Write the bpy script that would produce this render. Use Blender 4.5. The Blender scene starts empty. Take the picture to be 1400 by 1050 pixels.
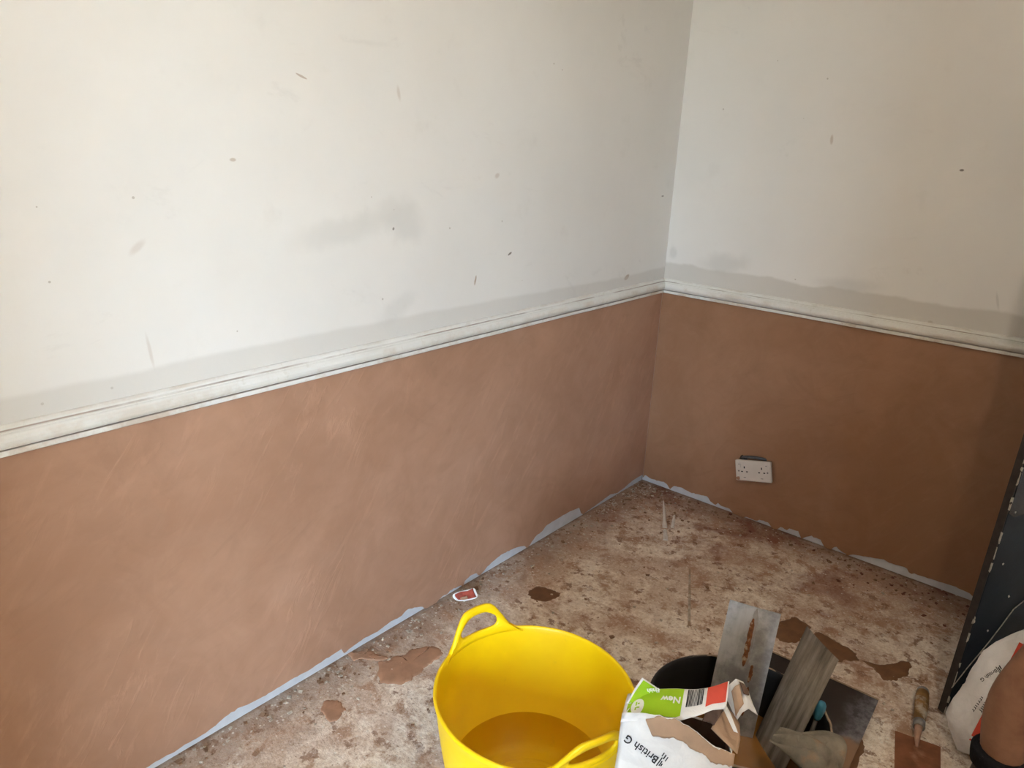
import bpy, bmesh, math, random
from mathutils import Vector, Matrix, noise
random.seed(7)
scene = bpy.context.scene
col = scene.collection
V = Vector

# ------------------------------------------------------------------ camera
CAM = V((1.5228, -2.7713, 1.4980))
FOC = 995.217
yaw, pitch, roll = math.radians(-40.277), math.radians(-18.618), math.radians(2.355)
FWD = V((math.sin(yaw)*math.cos(pitch), math.cos(yaw)*math.cos(pitch), math.sin(pitch)))
_r = V((math.cos(yaw), -math.sin(yaw), 0)); _u = _r.cross(FWD)
RGT = math.cos(roll)*_r + math.sin(roll)*_u
UPV = -math.sin(roll)*_r + math.cos(roll)*_u
cd = bpy.data.cameras.new('camera'); cam = bpy.data.objects.new('camera', cd); col.objects.link(cam)
cd.sensor_fit = 'HORIZONTAL'; cd.sensor_width = 36.0; cd.lens = 36.0*FOC/1400.0
cd.clip_start = 0.02; cd.clip_end = 200
cam.matrix_world = Matrix(((RGT.x, UPV.x, -FWD.x, CAM.x), (RGT.y, UPV.y, -FWD.y, CAM.y), (RGT.z, UPV.z, -FWD.z, CAM.z), (0, 0, 0, 1)))
scene.camera = cam

# ------------------------------------------------------------------ light and exposure
world = bpy.data.worlds.new('World'); scene.world = world; world.use_nodes = True
bg = world.node_tree.nodes['Background']
bg.inputs['Color'].default_value = (0.57, 0.775, 1.0, 1)      # even overcast sky
bg.inputs['Strength'].default_value = 12.5
WIN = dict(y=-5.2, x0=2.0, x1=2.95, z0=0.25, z1=2.12)        # glazed door in the far front wall, past the added partition behind the viewer
ld = bpy.data.lights.new('window_portal', 'AREA'); ld.shape = 'RECTANGLE'
ld.size = WIN['x1']-WIN['x0']; ld.size_y = WIN['z1']-WIN['z0']; ld.cycles.is_portal = True
lo = bpy.data.objects.new('window_portal', ld); col.objects.link(lo)
lo.location = ((WIN['x0']+WIN['x1'])/2, WIN['y']-0.22, (WIN['z0']+WIN['z1'])/2)
lo.rotation_euler = (math.radians(90), 0, 0)
scene.view_settings.view_transform = 'Standard'; scene.view_settings.look = 'None'
scene.view_settings.gamma = 1.0; scene.view_settings.use_curve_mapping = False
scene.view_settings.exposure = 2.72
try:
    scene.cycles.use_denoising = True
    scene.cycles.max_bounces = 8; scene.cycles.diffuse_bounces = 5; scene.cycles.glossy_bounces = 3
except Exception: pass

# ------------------------------------------------------------------ helpers
def ray(px, py): return FWD + RGT*((px-700.0)/FOC) - UPV*((py-525.0)/FOC)
def at(px, py, axis, val):                       # point of the place seen at a pixel, on an axis-aligned plane
    d = ray(px, py); return CAM + d*((val-CAM[axis])/d[axis])
def atp(px, py, P, n):
    d = ray(px, py); return CAM + d*((V(P)-CAM).dot(n)/d.dot(n))

def tag(o, label=None, cat=None, group=None, kind=None):
    if label: o['label'] = label
    if cat: o['category'] = cat
    if group: o['group'] = group
    if kind: o['kind'] = kind
    return o
def empty(name, loc=(0, 0, 0), rz=0):
    o = bpy.data.objects.new(name, None); col.objects.link(o); o.location = loc; o.rotation_euler = (0, 0, rz); o.empty_display_size = 0.05
    return o
def mesh_obj(name, verts, faces, mat, parent=None, smooth=False):
    me = bpy.data.meshes.new(name); me.from_pydata([tuple(v) for v in verts], [], faces); me.update()
    return link(name, me, mat, parent, smooth)
def link(name, me, mat, parent=None, smooth=False):
    o = bpy.data.objects.new(name, me); col.objects.link(o)
    if mat and not me.materials: me.materials.append(mat)
    if smooth:
        for p in me.polygons: p.use_smooth = True
    if parent is not None: o.parent = parent
    return o
def bm_obj(name, bm, mat, parent=None, smooth=False):
    bmesh.ops.recalc_face_normals(bm, faces=bm.faces)
    me = bpy.data.meshes.new(name); bm.to_mesh(me); bm.free()
    return link(name, me, mat, parent, smooth)
def mod(o, kind, **kw):
    m = o.modifiers.new(kind.lower(), kind)
    for k, v in kw.items(): setattr(m, k, v)
    return m
def box_bm(bm, c, s, M=None):
    r = bmesh.ops.create_cube(bm, size=1.0)
    for v in r['verts']:
        v.co = V((v.co.x*s[0]+c[0], v.co.y*s[1]+c[1], v.co.z*s[2]+c[2]))
        if M: v.co = M @ v.co
    return r['verts']
def box(name, lo_, hi_, mat, parent=None, bevel=0):
    bm = bmesh.new(); box_bm(bm, [(a+b)/2 for a, b in zip(lo_, hi_)], [b-a for a, b in zip(lo_, hi_)])
    o = bm_obj(name, bm, mat, parent)
    if bevel: mod(o, 'BEVEL', width=bevel, segments=2)
    return o
def tube(name, pts, rad, mat, parent=None, n=10, flat=1.0, side=None, caps=True):
    """sweep a round (or flattened) section along a polyline"""
    pts = [V(p) for p in pts]; m = len(pts); rads = rad if hasattr(rad, '__len__') else [rad]*m
    vs, fs = [], []
    ref = V(side) if side is not None else V((0, 0, 1))
    for i, p in enumerate(pts):
        t = (pts[min(i+1, m-1)]-pts[max(i-1, 0)]).normalized()
        a = ref - t*ref.dot(t)
        if a.length < 1e-4: a = V((1, 0, 0)) - t*t.x
        a.normalize(); b = t.cross(a)
        for k in range(n):
            w = 2*math.pi*k/n; vs.append(p + a*(math.cos(w)*rads[i]*flat) + b*(math.sin(w)*rads[i]))
    for i in range(m-1):
        for k in range(n):
            fs.append((i*n+k, i*n+(k+1) % n, (i+1)*n+(k+1) % n, (i+1)*n+k))
    if caps: fs.append(tuple(range(n))[::-1]); fs.append(tuple(range((m-1)*n, m*n)))
    return mesh_obj(name, vs, fs, mat, parent, True)
def lathe(name, prof, mat, parent=None, n=48, loc=(0, 0, 0), closed=False):
    vs, fs = [], []
    for (r, z) in prof:
        for k in range(n):
            w = 2*math.pi*k/n; vs.append((loc[0]+r*math.cos(w), loc[1]+r*math.sin(w), loc[2]+z))
    for i in range(len(prof)-1):
        for k in range(n): fs.append((i*n+k, i*n+(k+1) % n, (i+1)*n+(k+1) % n, (i+1)*n+k))
    if closed: fs.append(tuple(range(n))[::-1]); m = len(prof); fs.append(tuple(range((m-1)*n, m*n)))
    return mesh_obj(name, vs, fs, mat, parent, True)
def in_poly(x, y, poly):
    c = False; j = len(poly)-1
    for i in range(len(poly)):
        xi, yi = poly[i][0], poly[i][1]; xj, yj = poly[j][0], poly[j][1]
        if (yi > y) != (yj > y) and x < (xj-xi)*(y-yi)/(yj-yi)+xi: c = not c
        j = i
    return c

# ------------------------------------------------------------------ materials
class NT:
    def __init__(s, name, rough=0.7, spec=0.3):
        s.m = bpy.data.materials.new(name); s.m.use_nodes = True; s.t = s.m.node_tree; s.n = s.t.nodes; s.l = s.t.links
        s.b = s.n['Principled BSDF']; s.b.inputs['Roughness'].default_value = rough
        s.b.inputs['Specular IOR Level'].default_value = spec
        s._co = None
    def node(s, t, **kw):
        n = s.n.new(t)
        for k, v in kw.items(): setattr(n, k, v)
        return n
    def co(s):
        if s._co is None: s._co = s.node('ShaderNodeTexCoord').outputs['Object']
        return s._co
    def put(s, sock, v):
        if hasattr(v, 'is_linked'): s.l.new(v, sock)
        elif isinstance(v, (tuple, list)) and len(v) == 3 and sock.type == 'RGBA': sock.default_value = (*v, 1)
        else: sock.default_value = v
    def map(s, scale=(1, 1, 1), rot=(0, 0, 0), loc=(0, 0, 0), vec=None):
        n = s.node('ShaderNodeMapping'); s.l.new(vec or s.co(), n.inputs[0])
        n.inputs['Location'].default_value = loc; n.inputs['Rotation'].default_value = rot; n.inputs['Scale'].default_value = scale
        return n.outputs[0]
    def noise(s, scale, detail=4, rough=0.55, dist=0.0, vec=None, color=False):
        detail = min(detail, 5 if scale > 20 else 6)
        n = s.node('ShaderNodeTexNoise'); s.l.new(vec or s.co(), n.inputs['Vector'])
        n.inputs['Scale'].default_value = scale; n.inputs['Detail'].default_value = detail
        n.inputs['Roughness'].default_value = rough; n.inputs['Distortion'].default_value = dist
        return n.outputs['Color' if color else 'Fac']
    def voronoi(s, scale, feature='F1', vec=None, out='Distance', rand=1.0):
        n = s.node('ShaderNodeTexVoronoi', feature=feature); s.l.new(vec or s.co(), n.inputs['Vector']); n.inputs['Scale'].default_value = scale
        n.inputs['Randomness'].default_value = rand
        return n.outputs[out]
    def ramp(s, fac, stops, interp='LINEAR'):
        n = s.node('ShaderNodeMapRange'); s.l.new(fac, n.inputs[0])
        n.inputs[1].default_value, n.inputs[2].default_value = stops
        n.interpolation_type = 'SMOOTHSTEP' if interp == 'S' else 'LINEAR'
        return n.outputs[0]
    def math(s, op, a, b=None):
        n = s.node('ShaderNodeMath', operation=op); s.put(n.inputs[0], a)
        if b is not None: s.put(n.inputs[1], b)
        return n.outputs[0]
    def mix(s, f, a, b, blend='MIX'):
        n = s.node('ShaderNodeMix', data_type='RGBA', blend_type=blend)
        s.put(n.inputs[0], f); s.put(n.inputs[6], a); s.put(n.inputs[7], b); return n.outputs[2]
    def sep(s, vec=None):
        n = s.node('ShaderNodeSeparateXYZ'); s.l.new(vec or s.co(), n.inputs[0]); return n.outputs
    def color(s, c): s.put(s.b.inputs['Base Color'], c)
    def rough(s, v): s.put(s.b.inputs['Roughness'], v)
    def bump(s, h, strength=0.3, dist=0.01, prev=None):
        n = s.node('ShaderNodeBump'); n.inputs['Strength'].default_value = strength; n.inputs['Distance'].default_value = dist
        s.l.new(h, n.inputs['Height'])
        if prev: s.l.new(prev, n.inputs['Normal'])
        s.l.new(n.outputs[0], s.b.inputs['Normal']); return n.outputs[0]

def simple(name, c, rough=0.6, var=0.25, scale=30, bump=0.0, spec=0.3, metal=0.0, dirt=None):
    t = NT(name, rough, spec); f = t.noise(scale, 5)
    c2 = tuple(x*(1-var) for x in c)
    out = t.mix(t.ramp(f, (0.35, 0.65)), c, c2)
    if dirt:
        out = t.mix(t.ramp(t.noise(scale*0.35, 8, 0.65), (dirt[1], dirt[1]+0.08)), out, dirt[0])
    t.color(out); t.b.inputs['Metallic'].default_value = metal
    if bump: t.bump(t.noise(scale*2, 6), bump, 0.002)
    return t.m

def mat_white_wall(name, axis, marks, band):
    """old off-white emulsion with smudges, specks and a grey undercoat band above the dado; axis = in-plane horizontal axis"""
    t = NT(name, 0.62, 0.25)
    big = t.noise(1.6, 5, 0.6); mid = t.noise(9, 6, 0.6)
    base = t.mix(t.ramp(big, (0.35, 0.7)), (0.79, 0.772, 0.738), (0.745, 0.727, 0.692))
    base = t.mix(t.math('MULTIPLY', t.ramp(mid, (0.58, 0.78), 'S'), 0.22), base, (0.60, 0.575, 0.53))
    rub = t.noise(3.2, 8, 0.7, 1.2, t.map((1, 1, 1.8), (0.5, 0.5, 0)))
    base = t.mix(t.math('MULTIPLY', t.ramp(rub, (0.60, 0.72), 'S'), 0.30), base, (0.60, 0.58, 0.55))
    # fine splash specks
    d = t.voronoi(16, out='Distance'); rnd = t.sep(t.voronoi(16, out='Color'))[0]
    sp = t.math('MULTIPLY', t.math('LESS_THAN', d, 0.046), t.math('GREATER_THAN', rnd, 0.68))
    sp = t.math('MULTIPLY', sp, t.math('GREATER_THAN', t.noise(1.3, 2), 0.45))
    base = t.mix(t.math('MULTIPLY', sp, 0.5), base, (0.30, 0.25, 0.19))
    xyz = t.sep(); h, z = xyz[axis], xyz[2]
    wobF, wobC = t.noise(60, 2, color=True), t.noise(14, 2, color=True)
    for (mh, mz, rh, rz_, ang, soft, amt, c) in marks:
        n = t.node('ShaderNodeVectorMath', operation='SUBTRACT'); cv = [0, 0, 0]; cv[axis] = mh; cv[2] = mz
        wob = t.node('ShaderNodeVectorMath', operation='MULTIPLY_ADD'); t.l.new(wobF if soft < 0.5 else wobC, wob.inputs[0])
        k = min(rh, rz_)*1.2; wob.inputs[1].default_value = (k, k, k); t.l.new(t.co(), wob.inputs[2])
        t.l.new(wob.outputs[0], n.inputs[0]); n.inputs[1].default_value = [cv[i]+k*0.5 for i in range(3)]
        s_ = t.sep(n.outputs[0]); a, b = s_[axis], s_[2]; ca, sa = math.cos(ang), math.sin(ang)
        p = t.math('ADD', t.math('MULTIPLY', a, ca/rh), t.math('MULTIPLY', b, sa/rh))
        q = t.math('ADD', t.math('MULTIPLY', a, -sa/rz_), t.math('MULTIPLY', b, ca/rz_))
        rr = t.math('SQRT', t.math('ADD', t.math('MULTIPLY', p, p), t.math('MULTIPLY', q, q)))
        m = t.math('MULTIPLY', t.ramp(rr, (1.0+soft*0.3, 1.0-soft*0.7), 'S'), amt)
        base = t.mix(m, base, c)
    # undercoat band
    lvl, amp, sc, lo_amp, bamt = band
    edge = t.math('ADD', lvl, t.math('MULTIPLY', t.math('SUBTRACT', t.noise(sc, 4, 0.5), 0.5), amp))
    edge = t.math('ADD', edge, t.math('MULTIPLY', t.math('SUBTRACT', t.noise(sc*6, 3), 0.5), lo_amp))
    bm_ = t.ramp(t.math('SUBTRACT', edge, z), (-0.004, 0.010), 'S')
    base = t.mix(t.math('MULTIPLY', bm_, bamt), base, (0.575, 0.548, 0.50))
    t.color(base)
    t.bump(t.noise(5, 6, 0.55), 0.25, 0.006, t.bump(t.noise(70, 3), 0.10, 0.002))
    return t.m

def mat_pink_plaster(name, axis, dry, wet, thr):
    """fresh gypsum skim drying in patches, trowel sweeps"""
    t = NT(name, 0.55, 0.35)
    f = t.noise(1.5, 6, 0.6, 0.6); g = t.noise(7, 6, 0.6, 1.5)
    k = t.math('ADD', t.math('MULTIPLY', f, 0.7), t.math('MULTIPLY', g, 0.3))
    c = t.mix(t.ramp(k, thr, 'S'), dry, wet)
    # trowel sweeps: stretched noise along slanting arcs
    def along(ang, k, sc, dist):
        r_ = [0, 0, 0]; r_[1 if axis == 0 else 0] = ang if axis == 0 else -ang
        m_ = t.map((1, k, 1) if axis == 1 else (k, 1, 1), vec=t.map(rot=r_)); return t.noise(sc, 6, 0.6, dist, m_)
    sw = t.noise(4.5, 7, 0.62, 2.2); streak = along(0.95, 0.22, 30, 0.9); st2 = along(0.45, 0.25, 24, 1.4)
    patch = t.ramp(t.noise(2.4, 3, 0.5, 0.5, t.map(loc=(4, 2, 1))), (0.40, 0.62), 'S')
    s1 = t.math('MULTIPLY', t.ramp(streak, (0.48, 0.72), 'S'), t.math('ADD', 0.06, t.math('MULTIPLY', patch, 0.30 if axis == 1 else 0.12)))
    s2 = t.math('MULTIPLY', t.ramp(st2, (0.50, 0.72), 'S'), t.math('SUBTRACT', 0.30, t.math('MULTIPLY', patch, 0.25)))
    c = t.mix(s1, c, tuple(min(1, x*1.20) for x in dry)); c = t.mix(s2, c, tuple(x*0.86 for x in wet))
    c = t.mix(t.math('MULTIPLY', t.ramp(sw, (0.54, 0.70), 'S'), 0.25), c, tuple(x*0.84 for x in wet))
    t.color(c)
    t.rough(t.math('ADD', 0.40, t.math('MULTIPLY', t.ramp(k, (0.3, 0.6)), 0.22)))
    b1 = t.bump(s1, 0.30, 0.006); t.bump(t.noise(2.2, 4), 0.25, 0.012, b1)
    return t.m

def mat_floor():
    t = NT('concrete_floor', 0.85, 0.2)
    xyz = t.sep(); x, y = xyz[0], xyz[1]
    fine = t.noise(48, 9, 0.72); mid = t.noise(13, 10, 0.70, 0.3); big = t.noise(2.6, 8, 0.62, 0.4)
    c = t.mix(t.ramp(fine, (0.36, 0.62)), (0.93, 0.86, 0.76), (0.68, 0.565, 0.445))
    c = t.mix(t.math('MULTIPLY', t.ramp(mid, (0.49, 0.63), 'S'), 0.92), c, (0.42, 0.265, 0.17))
    # brown tone grows stronger toward the back wall
    near = t.math('ADD', t.math('MULTIPLY', y, 0.10), t.math('MULTIPLY', x, 0.0))
    st = t.math('ADD', t.math('ADD', t.math('MULTIPLY', big, 0.55), t.math('MULTIPLY', mid, 0.45)), near)
    c = t.mix(t.math('MULTIPLY', t.ramp(st, (0.37, 0.56), 'S'), 0.68), c, (0.37, 0.215, 0.13))
    # dark hard spots of dried plaster
    sp = t.noise(20, 8, 0.62); c = t.mix(t.math('MULTIPLY', t.ramp(sp, (0.575, 0.62), 'S'), 0.80), c, (0.225, 0.115, 0.064))
    # chalky whitewash
    ch = t.noise(10, 10, 0.78, 0.2, t.map((1, 1, 1), loc=(3.1, 7.7, 0)))
    c = t.mix(t.math('MULTIPLY', t.ramp(ch, (0.53, 0.62), 'S'), 0.50), c, (0.88, 0.82, 0.74))
    # thin pinkish plaster wash trodden over broad patches, and sharp grit
    pw_ = t.noise(3.6, 6, 0.62, 0.6, t.map((1, 1, 1), loc=(8.3, 1.9, 0)))
    c = t.mix(t.math('MULTIPLY', t.ramp(pw_, (0.48, 0.60), 'S'), 0.55), c, (0.46, 0.305, 0.215))
    gr = t.noise(120, 4, 0.7); c = t.mix(t.math('MULTIPLY', t.ramp(gr, (0.54, 0.64), 'S'), 0.45), c, (0.30, 0.20, 0.135))
    c = t.mix(t.math('MULTIPLY', t.ramp(gr, (0.44, 0.34), 'S'), 0.45), c, (0.90, 0.84, 0.76))
    # dirt along the walls, red dust by the back wall
    wall = t.math('MINIMUM', x, t.math('MULTIPLY', y, -1.0))
    wn = t.math('ADD', wall, t.math('MULTIPLY', t.math('SUBTRACT', mid, 0.5), 0.5))
    c = t.mix(t.math('MULTIPLY', t.ramp(wn, (0.19, 0.03), 'S'), 0.62), c, (0.25, 0.145, 0.095))
    rd = t.noise(4.2, 6, 0.65, 0.3, t.map((1, 1, 1), loc=(1.3, 5.2, 0)))
    rm = t.math('MULTIPLY', t.ramp(rd, (0.52, 0.64), 'S'), t.ramp(y, (-0.75, -0.1)))
    c = t.mix(t.math('MULTIPLY', rm, 0.7), c, (0.20, 0.062, 0.04))
    # white specks
    d = t.voronoi(70); rnd = t.sep(t.voronoi(70, out='Color'))[1]
    s_ = t.math('MULTIPLY', t.math('LESS_THAN', d, 0.24), t.math('GREATER_THAN', rnd, 0.82))
    c = t.mix(t.math('MULTIPLY', s_, 0.7), c, (0.78, 0.74, 0.67))
    t.color(c)
    t.rough(t.math('ADD', 0.55, t.math('MULTIPLY', fine, 0.4)))
    b = t.bump(mid, 0.55, 0.012); t.bump(fine, 0.5, 0.004, b)
    return t.m

M = {}
M['floor'] = mat_floor()
M['board'] = simple('plasterboard_paper', (0.60, 0.62, 0.655), 0.8, 0.12, 20, 0.05)
M['void'] = simple('dark_gap', (0.05, 0.042, 0.036), 0.9, 0.2)
M['ceiling'] = simple('ceiling_paint', (0.78, 0.75, 0.70), 0.9, 0.05, 3)
M['plainwall'] = simple('far_wall_paint', (0.66, 0.58, 0.49), 0.9, 0.08, 3)
M['lens'] = None

# dado gloss paint, worn at the arrises
def mat_dado():
    t = NT('dado_gloss_paint', 0.38, 0.45)
    c = t.mix(t.ramp(t.noise(4, 6), (0.35, 0.7)), (0.78, 0.775, 0.74), (0.70, 0.69, 0.64))
    c = t.mix(t.math('MULTIPLY', t.ramp(t.noise(34, 6, 0.65), (0.60, 0.72)), 0.5), c, (0.58, 0.55, 0.47))
    g = t.node('ShaderNodeNewGeometry')
    wear = t.math('MULTIPLY', t.ramp(g.outputs['Pointiness'], (0.505, 0.56)), t.ramp(t.noise(7, 6, 0.7), (0.47, 0.60)))
    c = t.mix(t.math('MULTIPLY', wear, 0.55), c, (0.42, 0.27, 0.14))
    z = t.sep()[2]                                                   # plaster left in the quirk and along the top
    q = t.math('SUBTRACT', 1.0, t.ramp(t.math('ABSOLUTE', t.math('SUBTRACT', z, 0.9125)), (0.0010, 0.0022)))
    q2 = t.math('SUBTRACT', 1.0, t.ramp(t.math('ABSOLUTE', t.math('SUBTRACT', z, 0.9490)), (0.0006, 0.0016)))
    qq = t.math('MAXIMUM', q, t.math('MULTIPLY', q2, t.ramp(t.noise(5, 5), (0.44, 0.56))))
    c = t.mix(t.math('MULTIPLY', qq, 0.62), c, (0.20, 0.105, 0.055))
    t.color(c); t.bump(t.noise(18, 4), 0.15, 0.002); return t.m
M['dado'] = mat_dado()
M['plaster_dry'] = simple('dried_plaster', (0.44, 0.25, 0.155), 0.75, 0.22, 25, 0.2)
M['plaster_wet'] = simple('wet_plaster', (0.215, 0.105, 0.05), 0.42, 0.25, 25, 0.2, 0.5)

# ================================================================== the room
RX, RY, RZ = 3.2, -5.2, 2.4
DOOR_X0, DOOR_X1 = 1.90, 2.74
floor = box('floor', (-0.2, RY-0.2, -0.1), (RX+0.3, 1.4, 0.0), M['floor']); tag(floor, 'stained bare concrete floor spattered with plaster', 'floor', kind='structure')
ceil = box('ceiling', (-0.2, RY-0.2, RZ), (RX+0.3, 1.4, RZ+0.1), M['ceiling']); tag(ceil, 'plain white ceiling above the room', 'ceiling', kind='structure')

def Lw(px, py): p = at(px, py, 0, 0.0); return (p.y, p.z)
def Bw(px, py): p = at(px, py, 1, 0.0); return (p.x, p.z)
DK, BR, GY = (0.10, 0.075, 0.055), (0.33, 0.21, 0.12), (0.50, 0.49, 0.46)
def mk(f, px, py, rh, rz, ang, soft, amt, c): h, z = f(px, py); return (h, z, rh, rz, ang, soft, amt, c)
marksL = [mk(Lw, 470, 316, 0.17, 0.040, 0.12, 0.95, 0.26, GY), mk(Lw, 550, 302, 0.09, 0.055, -0.3, 0.95, 0.30, GY),
          mk(Lw, 412, 104, 0.016, 0.0026, -0.35, 0.3, 0.55, BR), mk(Lw, 697, 347, 0.010, 0.0035, 0.4, 0.3, 0.85, DK),
          mk(Lw, 650, 383, 0.004, 0.016, -0.2, 0.3, 0.7, BR), mk(Lw, 857, 379, 0.020, 0.010, 0.5, 0.5, 0.7, BR),
          mk(Lw, 318, 218, 0.008, 0.004, 0.0, 0.6, 0.5, BR), mk(Lw, 680, 240, 0.012, 0.008, 0.3, 0.8, 0.30, BR),
          mk(Lw, 545, 127, 0.006, 0.020, 0.2, 0.9, 0.25, BR), mk(Lw, 906, 268, 0.010, 0.003, 0.0, 0.4, 0.6, DK),
          mk(Lw, 538, 313, 0.004, 0.004, 0.0, 0.4, 0.7, DK), mk(Lw, 188, 338, 0.022, 0.008, 0.7, 0.9, 0.20, BR),
          mk(Lw, 545, 420, 0.07, 0.035, 0.5, 0.95, 0.22, GY), mk(Lw, 205, 480, 0.004, 0.04, 0.1, 0.9, 0.22, BR)]
marksB = [mk(Bw, 1315, 233, 0.007, 0.004, 0.0, 0.5, 0.8, DK), mk(Bw, 1137, 191, 0.006, 0.018, 0.1, 0.7, 0.4, BR),
          mk(Bw, 990, 362, 0.11, 0.045, 0.15, 0.95, 0.40, GY), mk(Bw, 1160, 390, 0.12, 0.030, 0.1, 0.95, 0.32, GY),
          mk(Bw, 1272, 440, 0.008, 0.005, 0.0, 0.4, 0.7, BR), 
          mk(Bw, 920, 345, 0.02, 0.03, 0.0, 0.9, 0.35, GY), mk(Bw, 1364, 412, 0.004, 0.03, 0.3, 0.8, 0.4, GY)]
M['white_l'] = mat_white_wall('old_white_paint_left', 1, marksL, (1.012, 0.05, 1.2, 0.012, 0.50))
M['white_b'] = mat_white_wall('old_white_paint_back', 0, marksB, (1.030, 0.06, 3.0, 0.016, 0.72))
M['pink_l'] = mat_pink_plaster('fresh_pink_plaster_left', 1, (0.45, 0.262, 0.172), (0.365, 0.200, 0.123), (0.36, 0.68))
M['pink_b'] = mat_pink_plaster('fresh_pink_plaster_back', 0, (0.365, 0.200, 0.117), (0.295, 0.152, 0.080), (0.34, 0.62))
M['brick'] = simple('rough_backing_wall', (0.16, 0.10, 0.075), 0.95, 0.4, 12)

# --- torn lower edge of the skim coat: height above the floor along each wall
def prof(f, pts):
    out = sorted((f(a, b)[0], max(0.004, f(a, b)[1])) for a, b in pts); return out
c7 = lambda x, y: (200+x/3.182, 800+y/3.182)
c6 = lambda x, y: (600+x/3.889, 630+y/3.889)
c5 = lambda x, y: (860+x/2.979, 560+y/2.979)
PL = [c7(130, 724), c7(150, 705), c7(240, 655), c7(300, 612), c7(340, 575), c7(400, 535), c7(440, 520), c7(500, 490), c7(560, 455),
      c7(640, 405), c7(700, 375), c7(760, 335), c7(850, 278), c7(856, 300), c7(862, 296), c7(900, 265), c7(950, 230), c7(1010, 200), c7(1060, 160),
      c7(1110, 135), c7(1135, 105), c7(1200, 92), c7(1215, 112), c7(1262, 86), c7(1268, 68), c7(1310, 40),
      c6(30, 712), c6(62, 688), c6(118, 662), c6(128, 668), c6(140, 636), c6(175, 606), c6(203, 596), c6(212, 612), c6(228, 600), c6(265, 555), c6(330, 500), c6(380, 475),
      c6(420, 458), c6(458, 452), c6(470, 465), c6(486, 445), c6(515, 400), c6(550, 375), c6(570, 345), c6(610, 320), c6(660, 290), c6(700, 268), c6(750, 248),
      c6(764, 288), c6(800, 260), c6(850, 225), c6(910, 180), c6(950, 170), c6(990, 140), c6(1030, 105), c6(1080, 75)]
PB = [c5(62, 264), c5(90, 282), c5(150, 298), c5(168, 326), c5(180, 310), c5(215, 318), c5(250, 338), c5(320, 354), c5(334, 378), c5(352, 388), c5(360, 378),
      c5(375, 392), c5(410, 404), c5(425, 424), c5(465, 440), c5(476, 436), c5(520, 454), c5(530, 448), c5(568, 460), c5(582, 482), c5(600, 490), c5(620, 476), c5(640, 492), c5(652, 484),
      c5(690, 496), c5(702, 528), c5(715, 520), c5(740, 514), c5(780, 530), c5(797, 564), c5(822, 576), c5(843, 553), c5(852, 568), c5(890, 594), c5(910, 590),
      c5(960, 598), c5(1045, 612), c5(1052, 622), c5(1130, 644), c5(1142, 668), c5(1160, 668), c5(1240, 693), c5(1330, 722), c5(1395, 752)]
profL = prof(Lw, PL); profB = prof(Bw, PB)
# roughen and extend beyond the traced stretch
def roughen(pr, lo_, hi_, step=0.009):
    out = []
    a = lo_
    def z_at(s):
        if s <= pr[0][0]: return pr[0][1]*0.2 + 0.012 + 0.02*noise.noise(V((s*6, 3, 1)))
        if s >= pr[-1][0]: return pr[-1][1]*0.6 + 0.01 + 0.02*noise.noise(V((s*6, 5, 1)))
        for (s0, z0), (s1, z1) in zip(pr, pr[1:]):
            if s0 <= s <= s1: return z0 + (z1-z0)*(s-s0)/max(1e-6, s1-s0)
    while a < hi_:
        z = z_at(a); z += 0.0035*noise.noise(V((a*90, 1, 7)))
        out.append((a, max(0.001, z))); a += step
    out.append((hi_, max(0.001, z_at(hi_))))
    return out
def skim(name, pr, top, to3, mat, parent):
    n = len(pr); vs = []
    for d in (0, 1):
        for s, z in pr: vs.append(to3(s, z, d))
        for s, z in pr: vs.append(to3(s, top, d))
    fs = []
    def face(a): fs.append(a)
    for i in range(n-1):
        face((i, i+1, n+i+1, n+i)); face((2*n+i+1, 2*n+i, 3*n+i, 3*n+i+1))
        face((i+1, i, 2*n+i, 2*n+i+1)); face((n+i, n+i+1, 3*n+i+1, 3*n+i))
    face((0, n, 3*n, 2*n)); face((n-1, 3*n-1, 4*n-1, 2*n-1))
    o = mesh_obj(name, vs, fs, mat, parent)
    bm = bmesh.new(); bm.from_mesh(o.data); bmesh.ops.recalc_face_normals(bm, faces=bm.faces); bm.to_mesh(o.data); bm.free()
    return o
GAP = 0.006
wl = box('wall_left', (-0.2, RY, 0), (-0.017, 0.2, RZ), M['brick']); tag(wl, 'long left wall, white paint above the dado and fresh pink plaster below', 'wall', kind='structure')
box('plasterboard_sheet', (-0.017, RY, GAP), (-0.0045, 0.0, RZ), M['board'], wl)
box('painted_plaster', (-0.0045, RY, 0.93), (0.0, 0.0, RZ), M['white_l'], wl)
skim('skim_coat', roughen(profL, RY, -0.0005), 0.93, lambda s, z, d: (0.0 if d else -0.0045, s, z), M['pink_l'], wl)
wb = box('wall_back', (-0.2, 0.017, 0), (DOOR_X0, 0.2, RZ), M['brick']); tag(wb, 'short back wall, white paint above the dado and fresh brown plaster below', 'wall', kind='structure')
box('plasterboard_sheet', (-0.0045, 0.0045, GAP), (0.455, 0.017, RZ), M['board'], wb)
box('plasterboard_sheet', (0.4565, 0.0045, GAP), (DOOR_X0, 0.017, RZ), M['board'], wb)
box('painted_plaster', (0.0, 0.0, 0.93), (DOOR_X0, 0.0045, RZ), M['white_b'], wb)
skim('skim_coat', roughen(profB, 0.0005, DOOR_X0), 0.93, lambda s, z, d: (s, 0.0 if d else 0.0045, z), M['pink_b'], wb)
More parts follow.
